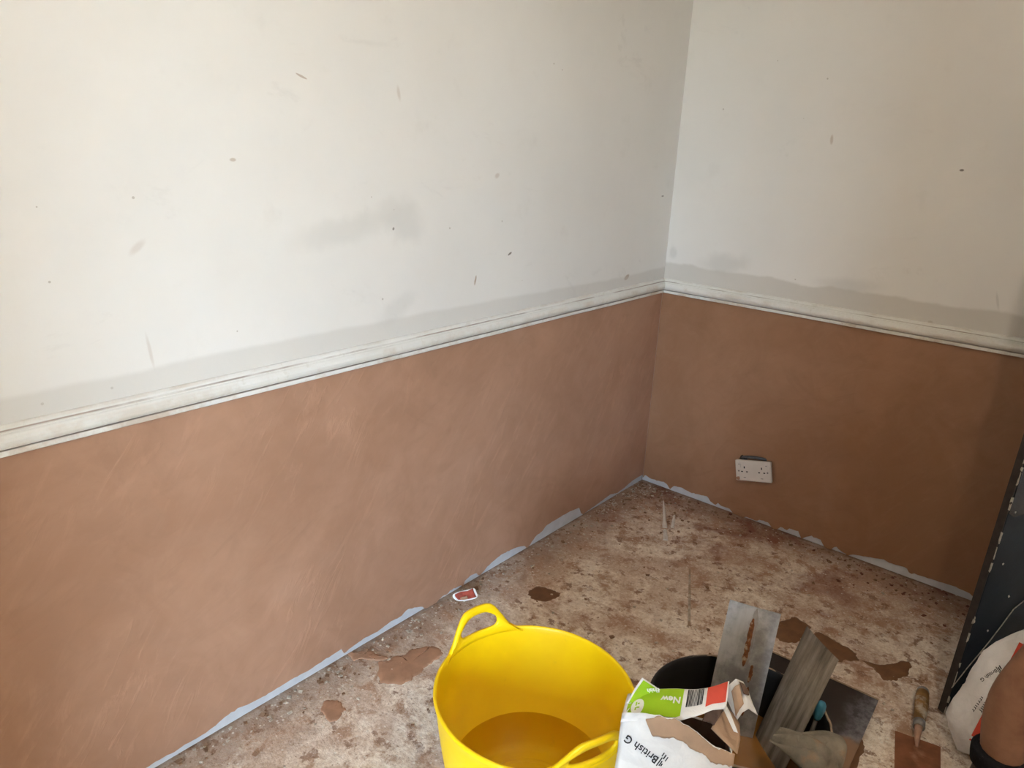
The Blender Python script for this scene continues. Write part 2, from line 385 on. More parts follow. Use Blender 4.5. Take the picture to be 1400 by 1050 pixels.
# plaster dragged over the board and down to the floor where the skim hangs loose
# the rest of the shell, out of view
wf = box('wall_beyond', (DOOR_X0, 0.0, 2.06), (RX, 0.2, RZ), M['plainwall']); tag(wf, 'wall above the doorway', 'wall', kind='structure')
w = box('wall_nib', (DOOR_X1, 0.0, 0), (RX, 0.2, 2.06), M['plainwall']); tag(w, 'narrow wall beside the doorway', 'wall', kind='structure')
w = box('wall_hall', (-0.2, 1.3, 0), (RX+0.3, 1.4, RZ), M['plainwall']); tag(w, 'hallway wall beyond the doorway', 'wall', kind='structure')
w = box('wall_right', (RX, RY-0.2, 0), (RX+0.3, 1.4, RZ), M['plainwall']); tag(w, 'plain wall on the right beyond the doorway', 'wall', kind='structure')
w = tag(empty('wall_light_baffle'), 'unseen partition with an opening, added behind the viewer to shape the daylight', 'wall', kind='structure')  # added out of view to block part of the daylight on both walls
for lo_, hi_ in (((1.64, -3.42, 0), (RX, -3.30, RZ)), ((0.0, -3.42, 0), (0.80, -3.30, RZ)), ((0.80, -3.42, 2.10), (1.64, -3.30, RZ))): box('wall_section', lo_, hi_, M['plainwall'], w)
w = tag(empty('wall_front', (0, 0, 0)), 'wall with the glazed door far behind the viewer', 'wall', kind='structure')
for lo_, hi_ in [((-0.2, RY-0.2, 0), (RX, RY, WIN['z0'])), ((-0.2, RY-0.2, WIN['z1']), (RX, RY, RZ)),
                 ((-0.2, RY-0.2, WIN['z0']), (WIN['x0'], RY, WIN['z1'])), ((WIN['x1'], RY-0.2, WIN['z0']), (RX, RY, WIN['z1']))]:
    box('wall_section', lo_, hi_, M['plainwall'], w)
M['upvc'] = simple('white_window_frame', (0.8, 0.8, 0.8), 0.35, 0.03)
gt = NT('window_glass', 0.0)
tr = gt.node('ShaderNodeBsdfTransparent'); gl = gt.node('ShaderNodeBsdfGlossy'); gl.inputs['Roughness'].default_value = 0.02
mx = gt.node('ShaderNodeMixShader'); mx.inputs[0].default_value = 0.06
gt.l.new(tr.outputs[0], mx.inputs[1]); gt.l.new(gl.outputs[0], mx.inputs[2]); gt.l.new(mx.outputs[0], gt.n['Material Output'].inputs['Surface'])
win = tag(empty('window_1', (0, RY-0.10, 0)), 'white framed glazed opening far behind the viewer', 'window', kind='structure')
def wbox(nm, x0, x1, z0, z1, m, t=0.03): return box(nm, (x0, -t, z0), (x1, t, z1), m, win)
wx0, wx1, wz0, wz1 = WIN['x0'], WIN['x1'], WIN['z0'], WIN['z1']
wbox('frame_rail', wx0, wx1, wz0, wz0+0.05, M['upvc']); wbox('frame_rail', wx0, wx1, wz1-0.05, wz1, M['upvc'])
for xx in (wx0+0.025, wx1-0.025): wbox('frame_stile', xx-0.025, xx+0.025, wz0+0.05, wz1-0.05, M['upvc'])
wbox('glass_pane', wx0+0.05, wx1-0.05, wz0+0.05, wz1-0.05, gt.m, 0.004)
# warm bulb hanging in the room, out of view
def ceiling_lamp(x, y):
    L = tag(empty('ceiling_lamp', (x, y, RZ)), 'bare warm bulb hanging from the ceiling above the viewer', 'lamp')
    lathe('ceiling_rose', [(0.001, 0.0), (0.045, 0.0), (0.045, -0.012), (0.012, -0.030), (0.001, -0.030)], M['upvc'], L, 24)
    tube('flex', [(0, 0, -0.02), (0, 0, -0.11)], 0.003, M['upvc'], L, 8)
    lathe('lamp_holder', [(0.001, -0.10), (0.017, -0.105), (0.019, -0.15), (0.001, -0.155)], M['upvc'], L, 20)
    bt_ = NT('warm_bulb', 0.5); e_ = bt_.b.inputs; e_['Base Color'].default_value = (1, 0.9, 0.75, 1); e_['Emission Color'].default_value = (1.0, 0.86, 0.70, 1); e_['Emission Strength'].default_value = BULB
    lathe('bulb', [(0.001, -0.245), (0.022, -0.240), (0.035, -0.222), (0.040, -0.200), (0.034, -0.178), (0.018, -0.155), (0.001, -0.152)], bt_.m, L, 24)
BULB = 58.0
ceiling_lamp(1.75, -2.05)
M['yard'] = simple('yard_paving', (0.50, 0.37, 0.23), 0.9, 0.25, 3)
yard = box('yard_ground', (-30, -60, -0.5), (30, RY-0.21, -0.15), M['yard']); tag(yard, 'paved yard outside the glazed opening', 'ground', kind='structure')

# --- dado rails
PRO = [(0.0, 0.900), (0.0125, 0.900), (0.0135, 0.9015), (0.0135, 0.9105), (0.0125, 0.9115), (0.0085, 0.9120), (0.0085, 0.9133), (0.0150, 0.9150), (0.0195, 0.9190),
       (0.0225, 0.9245), (0.0232, 0.9305), (0.0212, 0.9375), (0.0175, 0.9425), (0.0140, 0.9450), (0.0140, 0.9470), (0.0085, 0.9500), (0.0078, 0.9545), (0.0045, 0.9585), (0.0, 0.9600)]
def rail(name, axis, length, seed):
    vs, fs = [], []; n = 90; m = len(PRO)
    for i in range(n+1):
        f = i/n
        for j, (d, z) in enumerate(PRO):
            s = d + (length-d)*f                                   # mitred at the corner
            w_ = 0.0014*noise.noise(V((s*3.0, seed, 0.3))); dd = d + (0.0006*noise.noise(V((s*22, seed, z*300))) if d > 0 else -0.001)
            vs.append((dd, -s, z+w_) if axis == 1 else (s, -dd, z+w_))
    for i in range(n):
        for j in range(m-1): fs.append((i*m+j, (i+1)*m+j, (i+1)*m+j+1, i*m+j+1))
    fs.append(tuple(range(m))); fs.append(tuple(range(n*m, (n+1)*m))[::-1])
    o = mesh_obj(name, vs, fs, M['dado'])
    bm = bmesh.new(); bm.from_mesh(o.data); bmesh.ops.recalc_face_normals(bm, faces=bm.faces); bm.to_mesh(o.data); bm.free()
    for p in o.data.polygons: p.use_smooth = False
    return o
tag(rail('trim_1', 1, -RY, 1.0), 'white moulded dado rail along the left wall', 'dado rail', kind='structure')
tag(rail('trim_2', 0, DOOR_X0, 2.0), 'white moulded dado rail along the back wall', 'dado rail', kind='structure')

# --- door standing open into the room, hung on the far jamb
def mat_door():
    t = NT('black_door_paint', 0.45, 0.15)
    c = t.mix(t.ramp(t.noise(6, 6), (0.4, 0.65)), (0.0075, 0.011, 0.016), (0.016, 0.022, 0.029))
    d = t.voronoi(24); r_ = t.sep(t.voronoi(24, out='Color'))[0]
    sp = t.math('MULTIPLY', t.math('LESS_THAN', t.math('ADD', d, t.math('MULTIPLY', t.noise(90), 0.1)), 0.16), t.math('GREATER_THAN', r_, 0.86))
    c = t.mix(t.math('MULTIPLY', sp, 0.8), c, (0.55, 0.52, 0.47))
    t.color(c); t.rough(t.math('ADD', 0.34, t.math('MULTIPLY', t.noise(12, 6), 0.3))); t.bump(t.noise(40, 5), 0.12, 0.003); return t.m
M['door'] = mat_door()
M['dooredge'] = simple('door_edge_grimy_paint', (0.040, 0.031, 0.026), 0.6, 0.4, 40)
M['chip'] = simple('bare_chipped_edge', (0.46, 0.42, 0.35), 0.8, 0.4, 120)
M['glossblack'] = simple('scuffed_gloss_black', (0.012, 0.013, 0.014), 0.22, 0.5, 25, 0.3, 0.6, dirt=((0.16, 0.16, 0.16), 0.62))
N0 = V((1.405, -0.690, 0.008)); DW = 0.838; dd = V((0.567, 0.8237, 0)).normalized(); dn = V((dd.y, -dd.x, 0))   # width, outward (viewer's side)
lean = Matrix.Rotation(math.radians(-1.5), 4, FWD.cross(V((0,0,1))).cross(V((0,0,1))).normalized())
door = empty('door_1', N0); tag(door, 'black painted door standing open at the right, white chips along its edge', 'door', kind='structure')
DT = 0.024
Md = Matrix(((dd.x, dn.x, 0, 0), (dd.y, dn.y, 0, 0), (0, 0, 1, 0), (0, 0, 0, 1)))
door.matrix_world = Matrix.Translation(N0) @ lean @ Md
leaf = box('leaf', (0.0015, -DT, 0), (DW, 0, 1.98), M['door'], door, 0.0015)
box('lock_edge', (-0.0005, -DT+0.0012, 0.001), (0.0025, -0.0012, 1.979), M['dooredge'], door)
bm = bmesh.new(); zz = 0.002                                       # chipped arris: short slivers of bare wood
while zz < 1.95:
    L_ = random.uniform(0.008, 0.06); wd = random.uniform(0.0012, 0.0034)
    if random.random() < 0.72:
        vs_ = box_bm(bm, (0.0008, -0.0008, zz+L_/2), (wd*1.5, wd*1.4, L_))
        for v in vs_: v.co += V((random.uniform(-.0006, .0006), random.uniform(-.0006, .0006), random.uniform(-.004, .004)))
    zz += L_ + random.uniform(0.0, 0.02)
bm_obj('chipped_arris', bm, M['chip'], door)
# scuffed glossy repair patch on the leaf
lv = door.matrix_world.inverted()
def on_door(px, py):
    n = door.matrix_world.to_3x3() @ V((0, 1, 0)); return lv @ atp(px, py, N0, n)
pz = [on_door(1367, 703), on_door(1400, 713), on_door(1420, 560), on_door(1404, 560)]
bm = bmesh.new()
zc = pz[0].z; L2 = []
outl = [(0.003, zc), (0.022, zc-0.012), (0.05, zc-0.006), (0.09, zc-0.012), (0.13, zc+0.004), (0.14, zc+0.10), (0.12, zc+0.27), (0.05, zc+0.30), (0.003, zc+0.29)]
f_ = bm.faces.new([bm.verts.new((a, 0.0012, b)) for a, b in outl])
r_ = bmesh.ops.extrude_face_region(bm, geom=[f_])
for v in [e for e in r_['geom'] if isinstance(e, bmesh.types.BMVert)]: v.co.y = -0.0005
bm_obj('gloss_patch', bm, M['glossblack'], door)
# pale hairline wire or scratch trailing over the leaf
wp = [on_door(1400, 820), on_door(1385, 832), on_door(1368, 855), on_door(1352, 876), on_door(1338, 893), on_door(1322, 912), on_door(1308, 930), on_door(1300, 940)]
tube('stray_thread', [(p.x, 0.0022, p.z) for p in wp], 0.0013, M['chip'], door, 6)
chips = [(1379, 815), (1341, 892), (1342, 917), (1371, 771), (1350, 862), (1388, 700), (1312, 952)]
for a, b in chips:
    p = on_door(a, b); bm = bmesh.new(); bmesh.ops.create_icosphere(bm, subdivisions=1, radius=0.004)
    for v in bm.verts: v.co = V((v.co.x*random.uniform(.5, 1.4), v.co.y*0.35, v.co.z*random.uniform(.5, 1.2))) + V((p.x, 0.001, p.z))
    bm_obj('paint_chip', bm, M['chip'], door)

# ================================================================== double socket hanging loose on the back wall
M['socket'] = simple('cream_plastic', (0.66, 0.60, 0.55), 0.4, 0.06, 20, dirt=((0.40, 0.27, 0.19), 0.66))
M['hole'] = simple('socket_hole', (0.012, 0.01, 0.009), 0.8, 0.1)
M['print'] = simple('grey_print', (0.20, 0.17, 0.16), 0.6, 0.1)
M['steel'] = simple('galvanised_box', (0.13, 0.13, 0.135), 0.5, 0.4, 40, metal=0.5)
M['greyflex'] = simple('grey_cable', (0.10, 0.10, 0.105), 0.6, 0.3, 60)
sc_ = at(1029, 645, 1, -0.03); sk = empty('wall_socket', (sc_.x, 0, sc_.z))
tag(sk, 'cream double wall socket hanging crooked on the back wall', 'socket')
sk.rotation_euler = (math.radians(-4), math.radians(-13), math.radians(3))
SW, SH = 0.150, 0.089
fp = box('faceplate', (-SW/2, -0.030, -SH/2), (SW/2, -0.014, SH/2), M['socket'], sk, 0.005)
box('back_box', (-SW/2+0.008, -0.014, -SH/2+0.008), (SW/2-0.008, 0.012, SH/2-0.008), M['steel'], sk, 0.002)
for sx in (-0.036, 0.036):
    for (ox, oz, w_, h_) in ((0, 0.018, 0.0045, 0.009), (-0.0105, 0.0, 0.0075, 0.0045), (0.0105, 0.0, 0.0075, 0.0045)):
        oz -= 0.004
        box('pin_hole', (sx+ox-w_/2, -0.0304, oz-h_/2), (sx+ox+w_/2, -0.0285, oz+h_/2), M['hole'], fp)
    rk = box('rocker_switch', (sx+(0.021 if sx > 0 else -0.021)-0.006, -0.0335, 0.012), (sx+(0.021 if sx > 0 else -0.021)+0.006, -0.0285, 0.030), M['socket'], fp, 0.001)
    box('switch_print', (sx+(0.018 if sx > 0 else -0.024), -0.0338, 0.026), (sx+(0.024 if sx > 0 else -0.018), -0.0334, 0.0285), M['print'], rk)
    box('rating_mark', (sx-0.005, -0.0303, -0.030), (sx+0.005, -0.0299, -0.0275), M['print'], fp)
for x_ in (-0.060, 0.060):
    bm = bmesh.new(); bmesh.ops.create_cone(bm, cap_ends=True, segments=12, radius1=0.0035, radius2=0.0035, depth=0.002, matrix=Matrix.Translation((x_, -0.030, -0.002)) @ Matrix.Rotation(math.pi/2, 4, 'X'))
    bm_obj('screw', bm, M['print'], fp)
bm = bmesh.new(); bmesh.ops.create_icosphere(bm, subdivisions=2, radius=0.008)     # plaster blob on the lower corner
for v in bm.verts: v.co = V((v.co.x*1.1, v.co.y*0.25, v.co.z*0.9))*(1+0.35*noise.noise(v.co*200)) + V((-0.064, -0.0305, -0.034))
bm_obj('plaster_blob', bm, M['plaster_dry'], fp, True)
# chased hole and grey flex showing above the plate
fl = tube('cable', [(-0.055, 0.006, 0.044), (-0.045, -0.012, 0.053), (-0.015, -0.016, 0.056), (0.012, -0.012, 0.054), (0.04, -0.006, 0.048), (0.055, 0.006, 0.042)], 0.0065, M['greyflex'], sk, 10)
bm = bmesh.new(); f_ = bm.faces.new([bm.verts.new((a, -0.0008, b)) for a, b in ((-0.068, 0.040), (-0.060, 0.056), (-0.045, 0.063), (-0.010, 0.061), (0.012, 0.058), (0.05, 0.048), (0.05, 0.030), (-0.06, 0.030))])
r_ = bmesh.ops.extrude_face_region(bm, geom=[f_])
for v in [e for e in r_['geom'] if isinstance(e, bmesh.types.BMVert)]: v.co.y = 0.004
bm_obj('cut_out', bm, M['void'], sk)

# ================================================================== yellow flexible tub with water
def mat_yellow():
    t = NT('yellow_tub_plastic', 0.38, 0.4)
    c = t.mix(t.ramp(t.noise(6, 5), (0.35, 0.7)), (0.95, 0.65, 0.004), (0.90, 0.58, 0.004))
    c = t.mix(t.math('MULTIPLY', t.ramp(t.noise(16, 8, 0.7), (0.64, 0.76)), 0.35), c, (0.55, 0.36, 0.05))
    # plaster smears on the outside of the wall only
    xyz = t.sep(); rr = t.math('SQRT', t.math('ADD', t.math('MULTIPLY', xyz[0], xyz[0]), t.math('MULTIPLY', xyz[1], xyz[1])))
    wall = t.math('ADD', 0.1765, t.math('MULTIPLY', xyz[2], 0.164))
    out = t.math('GREATER_THAN', rr, wall)
    sm = t.math('MULTIPLY', t.math('MULTIPLY', out, t.ramp(t.noise(11, 9, 0.72, 0.4), (0.43, 0.55), 'S')), t.ramp(xyz[2], (0.325, 0.29)))
    c = t.mix(t.math('MULTIPLY', sm, 0.8), c, (0.52, 0.40, 0.27))
    t.color(c); t.bump(t.noise(30, 4), 0.08, 0.002)
    t.b.inputs['Subsurface Weight'].default_value = 0.0
    return t.m
M['yellow'] = mat_yellow()
TC = V((0.727, -1.710, 0.0)); TR, TB, TH = 0.2225, 0.170, 0.33
tub = empty('flexible_tub', TC); tag(tub, 'yellow flexible two-handled tub holding clear water', 'tub')
def trad(z): return TB + (TR-TB)*(z/TH) + 0.006*math.sin(math.pi*z/TH)
nn = 96; inner, outer = [], []
pf = [(0.001, 0.004), (TB-0.02, 0.004), (TB-0.006, 0.006)]
pf += [(trad(TH*k/22)-0.0035, 0.008+(TH-0.008)*k/22) for k in range(1, 23)]
pf += [(TR-0.002, TH+0.004), (TR+0.001, TH+0.0055), (TR+0.0045, TH+0.0035), (TR+0.005, TH-0.002), (TR+0.0035, TH-0.007)]
pf += [(trad(TH*k/22)+0.0015, TH*k/22) for k in range(21, 0, -1)]
pf += [(TB-0.004, 0.001), (TB-0.02, 0.0), (0.001, 0.0)]
# slightly out of round, pinched by the handles
tb = lathe('tub_wall', pf, M['yellow'], tub, nn)
HAZ = math.radians(168)
def squash(v):
    a = math.atan2(v.y, v.x)-HAZ; k = 1 + (0.012*math.cos(2*a))*(v.z/TH)
    return V((v.x*k, v.y*k, v.z))
for v in tb.data.vertices: v.co = squash(v.co)
# moulded ring on the base
lathe('base_ring', [(0.118, 0.0045), (0.121, 0.0075), (0.127, 0.0075), (0.130, 0.0045)], M['yellow'], tub, 64)
def handle(az, lean_out):
    n = 72; vs, fs = [], []
    outer_, hole = [], []
    # outer outline: smooth bump rising off the rim, then back along just under the rim
    for k in range(n):
        w = 2*math.pi*k/n; a, b = math.cos(w), math.sin(w)
        hx = 0.052*math.copysign(abs(a)**0.75, a); hy = 0.040 + 0.0235*math.copysign(abs(b)**0.85, b) - 0.006*(hx/0.05)**2
        hole.append((hx, hy))
        if b >= 0:
            ox = 0.125*math.copysign(abs(a)**0.9, a); q_ = min(1, max(0, (abs(ox)-0.030)/0.085))
            oy = 0.084*(1-q_*q_*(3-2*q_)) - 0.006*min(1, abs(ox)/0.06)**2 - 0.004*(abs(ox)/0.125)**4
        else:
            ox = 0.125*math.copysign(abs(a)**0.6, a); oy = -0.006
        outer_.append((ox, oy))
    def place(x, h, off):
        z = TH + h; rad = TR - 0.001 + (TR-TB)/TH*h*lean_out + off; th = az + x/TR
        return squash(V((rad*math.cos(th), rad*math.sin(th), z)))
    rings = []
    for k in range(n):
        (hx, hy), (ox, oy) = hole[k], outer_[k]
        prof_ = []
        for f_, off in ((0.0, -0.001), (0.08, -0.0045), (0.5, -0.005), (0.92, -0.0045), (1.0, 0.0), (0.92, 0.0045), (0.5, 0.005), (0.08, 0.0045)):
            prof_.append(place(hx+(ox-hx)*f_, hy+(oy-hy)*f_, off))
        rings.append(prof_)
    m = 8
    for r__ in rings: vs += r__
    for k in range(n):
        for j in range(m): fs.append((k*m+j, k*m+(j+1) % m, ((k+1) % n)*m+(j+1) % m, ((k+1) % n)*m+j))
    o = mesh_obj('handle', vs, fs, M['yellow'], tub, True)
    bm = bmesh.new(); bm.from_mesh(o.data); bmesh.ops.recalc_face_normals(bm, faces=bm.faces); bm.to_mesh(o.data); bm.free()
    return o
handle(HAZ, 0.6); handle(HAZ+math.pi-0.15, 1.4)
# water
def mat_water():
    t = NT('clear_water', 0.0)
    tr = t.node('ShaderNodeBsdfTransparent'); tr.inputs[0].default_value = (0.80, 0.74, 0.52, 1)
    gl = t.node('ShaderNodeBsdfGlossy'); gl.inputs['Roughness'].default_value = 0.02
    fr = t.node('ShaderNodeFresnel'); fr.inputs[0].default_value = 1.33
    bp = t.node('ShaderNodeBump'); bp.inputs['Strength'].default_value = 0.05; t.l.new(t.noise(9, 2), bp.inputs['Height'])
    t.l.new(bp.outputs[0], gl.inputs['Normal'])
    mx = t.node('ShaderNodeMixShader'); t.l.new(fr.outputs[0], mx.inputs[0]); t.l.new(tr.outputs[0], mx.inputs[1]); t.l.new(gl.outputs[0], mx.inputs[2])
    t.l.new(mx.outputs[0], t.n['Material Output'].inputs['Surface']); return t.m
WZ = 0.098
wr = trad(WZ)-0.004
wat = lathe('water', [(0.001, WZ), (wr*0.5, WZ), (wr-0.003, WZ), (wr, WZ+0.0012)], mat_water(), tub, 64)

# ================================================================== black bucket of murky water with tools
M['blackpl'] = simple('black_bucket_plastic', (0.014, 0.013, 0.012), 0.45, 0.4, 20, 0.05, 0.4, dirt=((0.10, 0.075, 0.055), 0.60))
M['crust'] = simple('plaster_crust', (0.42, 0.31, 0.22), 0.85, 0.35, 60, 0.3)
M['murky'] = simple('murky_brown_water', (0.30, 0.135, 0.034), 0.12, 0.25, 5, 0.02, 0.5)
BC = V((1.068, -1.384, 0.0)); BRR, BBR, BHT = 0.186, 0.150, 0.28
buck = empty('bucket', BC); tag(buck, 'black round bucket of murky brown water with trowels standing in it', 'bucket')
def brad(z): return BBR + (BRR-BBR)*z/BHT
pf = [(0.001, 0.004), (BBR-0.004, 0.004)] + [(brad(BHT*k/12)-0.003, BHT*k/12) for k in range(1, 13)]
pf += [(BRR, BHT+0.003), (BRR+0.005, BHT+0.002), (BRR+0.007, BHT-0.004), (BRR+0.006, BHT-0.014), (BRR+0.001, BHT-0.015)]
pf += [(brad(BHT*k/12), BHT*k/12) for k in range(11, 0, -1)] + [(BBR, 0.001), (0.001, 0.0)]
bb = lathe('bucket_wall', pf, M['blackpl'], buck, 72)
def bsq(v):
    a = math.atan2(v.y, v.x); k = 1+0.062*math.cos(2*(a-0.45))*(v.z/BHT); return V((v.x*k, v.y*k, v.z))
for v in bb.data.vertices: v.co = bsq(v.co)
wz = 0.150
mw = lathe('murky_water', [(0.001, wz), (brad(wz)*0.6, wz), (brad(wz)-0.004, wz)], M['murky'], buck, 48)
for v in mw.data.vertices: v.co = bsq(v.co)
# dried plaster crust along parts of the rim
for a0, a1 in ((-2.6, -1.75), (-1.65, -0.6), (0.2, 0.9), (1.3, 2.7)):
    pts = []
    for k in range(18):
        a = a0+(a1-a0)*k/17; r_ = BRR+0.001+0.002*noise.noise(V((a*9, 2, 0)))
        pts.append(bsq(V((r_*math.cos(a), r_*math.sin(a), BHT+0.0015+0.0015*noise.noise(V((a*12, 5, 0)))))))
    tube('rim_crust', pts, [0.001+0.0028*abs(math.sin(k*math.pi/17))*(0.6+0.5*random.random()) for k in range(18)], M['crust'], buck, 6)
bm = bmesh.new()
for k in range(26):                                                # wet crumbs left inside the near rim
    a = math.radians(random.uniform(-86, -55)); z = BHT-random.uniform(0.004, 0.022); r_ = brad(z)-0.006
    mm = Matrix.Translation((r_*math.cos(a), r_*math.sin(a), z)) @ Matrix.Diagonal((random.uniform(.6, 1.4), random.uniform(.6, 1.4), random.uniform(.5, 1), 1))
    bmesh.ops.create_icosphere(bm, subdivisions=1, radius=random.uniform(0.002, 0.0055), matrix=mm)
o = bm_obj('plaster_crumbs', bm, simple('pink_crumb', (0.50, 0.28, 0.17), 0.8, 0.3, 80), buck); o['kind'] = 'stuff'

def mat_steel(name, rust_x, streak):
    t = NT(name, 0.38, 0.5); t.b.inputs['Metallic'].default_value = 0.75
    st = t.noise(30, 6, 0.65, 0.3, t.map((1.0, 1, 0.10)))
    bl = t.noise(14, 7, 0.65)
    if streak:
        c = t.mix(t.ramp(st, (0.36, 0.62)), (0.060, 0.052, 0.044), (0.38, 0.345, 0.295))
        c = t.mix(t.math('MULTIPLY', t.ramp(bl, (0.45, 0.7)), 0.5), c, (0.17, 0.14, 0.11))
        t.b.inputs['Metallic'].default_value = 0.35
    else:
        c = t.mix(t.ramp(bl, (0.40, 0.62), 'S'), (0.30, 0.30, 0.30), (0.52, 0.52, 0.52))
        c = t.mix(t.math('MULTIPLY', t.ramp(st, (0.5, 0.75)), 0.4), c, (0.16, 0.145, 0.13))
        t.b.inputs['Metallic'].default_value = 0.55
    t.color(c); t.rough(t.math('ADD', 0.30, t.math('MULTIPLY', bl, 0.35))); t.bump(t.noise(60, 5), 0.12, 0.002)
    return t.m
M['blade'] = mat_steel('worn_trowel_steel', 0, False)
M['blade_dirty'] = mat_steel('dirty_streaked_steel', 0, True)
M['rust'] = simple('rust_streak', (0.24, 0.085, 0.03), 0.85, 0.5, 120, 0.4, dirt=((0.42, 0.34, 0.24), 0.52))
M['rubber'] = simple('tool_grip', (0.05, 0.04, 0.035), 0.6, 0.3, 40)
M['blue'] = simple('blue_plastic_grip', (0.055, 0.23, 0.34), 0.45, 0.2, 30)
M['film'] = simple('dried_plaster_film', (0.36, 0.34, 0.315), 0.8, 0.3, 50)
def trowel(name, label, TL, TRr, Ldir, length, mat, rusty):
    e1 = (TRr-TL); wd = e1.length; e1.normalize(); e3 = (-Ldir - e1*(-Ldir).dot(e1)).normalized(); nrm = e1.cross(e3); # e3 up the blade
    if nrm.dot(CAM-TL) < 0: nrm = -nrm
    y = e3.cross(e1)                                                # right-handed frame: x across, y away or near, z up
    org = (TL+TRr)/2
    R_ = Matrix(((e1.x, y.x, e3.x, org.x), (e1.y, y.y, e3.y, org.y), (e1.z, y.z, e3.z, org.z), (0, 0, 0, 1)))
    t = empty(name); t.matrix_world = R_; tag(t, label, 'trowel', 'plastering trowels in the bucket')
    near = -1.0 if y.dot(CAM-org) < 0 else 1.0                      # local y sign of the face seen
    bm = bmesh.new(); nx, nz = 6, 14; th = 0.0009
    grid = {}
    for s in (0, 1):
        for i in range(nx+1):
            for k in range(nz+1):
                x = -wd/2+wd*i/nx; z = -length*k/nz; bow = 0.003*near*(-(2*x/wd)**2)
                grid[s, i, k] = bm.verts.new((x, bow+(th if s else -th), z))
    for i in range(nx):
        for k in range(nz):
            bm.faces.new((grid[0, i, k], grid[0, i+1, k], grid[0, i+1, k+1], grid[0, i, k+1]))
            bm.faces.new((grid[1, i, k+1], grid[1, i+1, k+1], grid[1, i+1, k], grid[1, i, k]))
    for k in range(nz):
        for i in (0, nx): bm.faces.new((grid[0, i, k], grid[0, i, k+1], grid[1, i, k+1], grid[1, i, k]))
    for i in range(nx):
        for k in (0, nz): bm.faces.new((grid[0, i, k], grid[1, i, k], grid[1, i+1, k], grid[0, i+1, k]))
    bl = bm_obj('blade', bm, mat, t)
    far = -near
    # mount bar, two posts and grip on the far side
    box('mount_bar', (-0.011, min(far*0.001, far*0.007), -length*0.88), (0.011, max(far*0.001, far*0.007), -0.07), M['blade_dirty'], t, 0.002)
    zt, zb = -length*0.5+0.055, -length*0.5-0.055
    for z in (zt, zb): box('post', (-0.006, min(far*0.006, far*0.04), z-0.006), (0.006, max(far*0.006, far*0.04), z+0.006), M['blade_dirty'], t, 0.001)
    tube('grip', [(0, far*0.045, zb-0.01), (0, far*0.047, zb+0.03), (0, far*0.048, (zt+zb)/2), (0, far*0.046, zt-0.02), (0, far*0.044, zt+0.012)], [0.012, 0.0155, 0.016, 0.015, 0.012], M['rubber'], t, 12)
    if rusty:
        def strip(nm, x0, z0, z1, w0, m_, sd):
            bm = bmesh.new(); n = 30; L1, R1 = [], []
            for k in range(n+1):
                z = z0+(z1-z0)*k/n; ww = w0*(0.65+0.5*noise.noise(V((z*90, sd, 0))))*min(1, 6*min(k, n-k)/n+0.25); xx = x0+0.002*noise.noise(V((z*40, sd+3, 0)))
                L1.append(bm.verts.new((xx-ww, near*0.00135, z))); R1.append(bm.verts.new((xx+ww, near*0.00135, z)))
            for k in range(n): bm.faces.new((L1[k], R1[k], R1[k+1], L1[k+1]))
            g = bm_obj(nm, bm, m_, bl); mod(g, 'SOLIDIFY', thickness=0.0006, offset=0); return g
        strip('rust_streak', 0.002, -0.028, -0.150, 0.0085, M['rust'], 1.0)
        strip('rust_streak', 0.022, -0.140, -0.185, 0.0060, M['rust'], 4.0); strip('rust_streak', 0.024, -0.195, -0.27, 0.0055, M['rust'], 6.0)
        strip('plaster_film', 0.006, -0.002, -0.15, 0.0100, M['film'], 9.0).location.y = -near*0.0004
    else:
        pass
    return t
n1 = V((0.351, -0.902, 0.251)).normalized(); P1 = (1.03, -1.26, 0.40)
a_, b_, c_, d_ = [atp(x, y, P1, n1) for x, y in ((998, 820), (1068, 840), (1035, 988), (978, 930))]
trowel('plastering_trowel', 'grey steel plastering trowel with a rusty centre streak, upright in the bucket', a_, b_, ((c_-b_)+(d_-a_)).normalized(), 0.37, M['blade'], True)
az2, el2 = math.radians(232), math.radians(16); n2 = V((math.cos(az2)*math.cos(el2), math.sin(az2)*math.cos(el2), math.sin(el2))); P2 = (1.13, -1.25, 0.36)
a_, b_, c_, d_ = [atp(x, y, P2, n2) for x, y in ((1102, 856), (1145, 902), (1085, 1008), (1045, 985))]
trowel('plastering_trowel', 'dark streaky plastering trowel slanting to the right in the bucket', a_, b_, ((c_-b_)+(d_-a_)).normalized(), 0.35, M['blade_dirty'], False)

# small tool with a blue grip, its end showing past the leaning trowel
bp_ = at(1122, 967, 2, 0.305); gd = V((0.10, 0.03, 1)).normalized()
bt = empty('small_tool', bp_ - gd*0.20); tag(bt, 'blue tool grip peeping out behind the dark streaky trowel', 'hand tool')
tube('shank', [gd*0.02, gd*0.17], [0.004, 0.005], M['blade_dirty'], bt, 8)
tube('grip', [gd*0.165, gd*0.172, gd*0.182, gd*0.195, gd*0.208, gd*0.214, gd*0.216], [0.006, 0.009, 0.0105, 0.0115, 0.0105, 0.007, 0.002], M['blue'], bt, 14)

